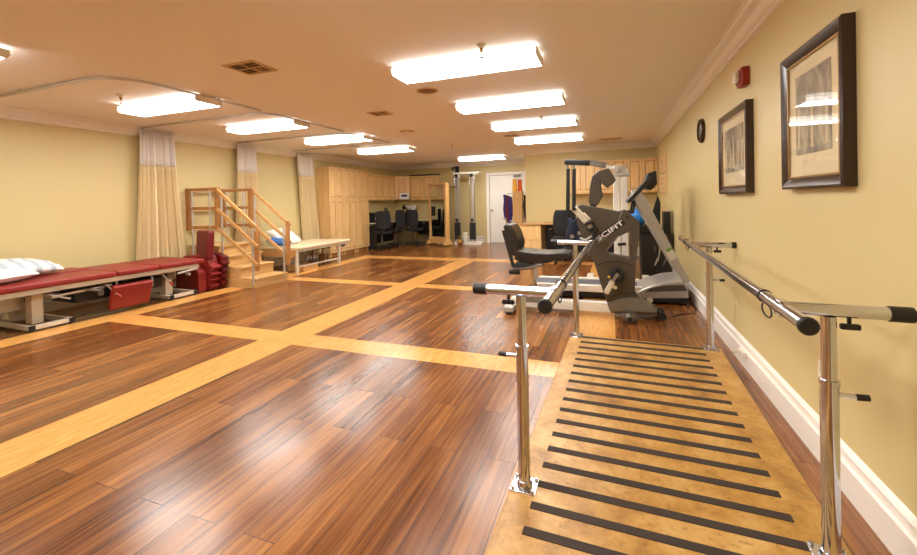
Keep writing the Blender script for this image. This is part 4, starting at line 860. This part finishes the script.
# ------------------------------------------------------------------ things on the right, behind the treadmill
KY = 7.45
x0, z0 = at(641, 234, KY); x1, _ = at(675, 234, KY); x1 = min(x1, XR-.03)
t = thing('storage_cabinet', 'black two door storage cabinet against right wall behind treadmill', 'cabinet', ((x0+x1)/2, KY+.25, 0))
MB().box(x0, x1, KY, KY+.5, .04, z0-.02).build('carcass', 'blackp', t, bevel=.006); MB().box(x0-.01, x1+.01, KY-.02, KY+.51, z0-.02, z0).build('cabinet_top', 'blackp', t, bevel=.004)
MB().box(x0+.02, x1-.02, KY+.02, KY+.48, 0, .04).build('plinth', 'black', t)
xm = (x0+x1)/2
for a, b, k in ((x0+.008, xm-.003, xm-.03), (xm+.003, x1-.008, xm+.03)):
    d = MB().box(a, b, KY-.018, KY, .06, z0-.03).build('door', 'vinyl', t, bevel=.004); MB().tube((k, KY-.03, .4), (k, KY-.03, .52), .006).build('handle', 'gunm', d)
o = tag(MB().obox((x0+.09, KY+.2, z0+.07), (.34, .34, .14)).build('equipment_case', 'black', bevel=.02), 'dark low case on the black cabinet under the blue ball', 'case')
tag(MB().ball((x0-.015, KY+.17, z0+.14+.14), .15, (1.05, 1, .94)).build('exercise_ball', 'ball'), 'bright blue exercise ball behind the treadmill upright', 'ball')
t = thing('loudspeaker', 'tall narrow black loudspeaker on black cabinet against the right wall', 'speaker', (x1-.06, KY+.2, z0))
MB().box(x1-.11, x1-.005, KY+.08, KY+.32, z0, z0+.36).build('enclosure', 'blackp', t, bevel=.006)
for z, r in ((.12, .045), (.25, .03)): MB().lathe([(r, 0), (r, .004), (r*.7, .002), (r*.3, -.002+.006), (0, .006)], (x1-.058, KY+.08, z0+z), (0, -1, 0)).build('speaker_cone', 'black', t)
t = thing('monitor_mast', 'dark pointed upright device on black cabinet left of the loudspeaker', 'device', (x1-.24, KY+.2, z0))
MB().lathe([(.1, 0), (.1, .02), (.03, .04), (0, .04)], (x1-.24, KY+.2, z0)).build('base', 'black', t)
MB().prism([(x1-.33, z0+.12), (x1-.15, z0+.05), (x1-.14, z0+.5), (x1-.18, z0+.62), (x1-.22, z0+.5)], 'xz', KY+.16, KY+.22).build('tilted_panel', 'blackf', t, bevel=.012)
MB().ball((x1-.27, KY+.1, z0+.14), .045, (1.2, .8, .8)).build('round_dial', 'pale', t)
for k, (u, col) in enumerate(((.13, 'pale'), (.25, 'gunm'))):
    X = x0+u+.12; tag(MB().path([(X, KY-.03, z0-.0), (X+.03, KY-.045, z0-.2), (X-.01, KY-.05, z0-.42), (X-.06, KY-.05, z0-.5), (X-.02, KY-.05, z0-.38)], .006, 8).build('hanging_cable', col), ['pale cable hanging down the front of the black cabinet', 'grey cable hanging down the black cabinet nearer the wall'][k], 'cable', 'cables hanging before the black cabinet')


# ------------------------------------------------------------------ world and view
wd = bpy.data.worlds.new('world'); bpy.context.scene.world = wd; wd.use_nodes = True
wd.node_tree.nodes['Background'].inputs[0].default_value = (1, .9, .8, 1); wd.node_tree.nodes['Background'].inputs[1].default_value = .05
vs = bpy.context.scene.view_settings; vs.view_transform = 'Standard'; vs.look = 'None'; vs.gamma = 1; vs.exposure = .29
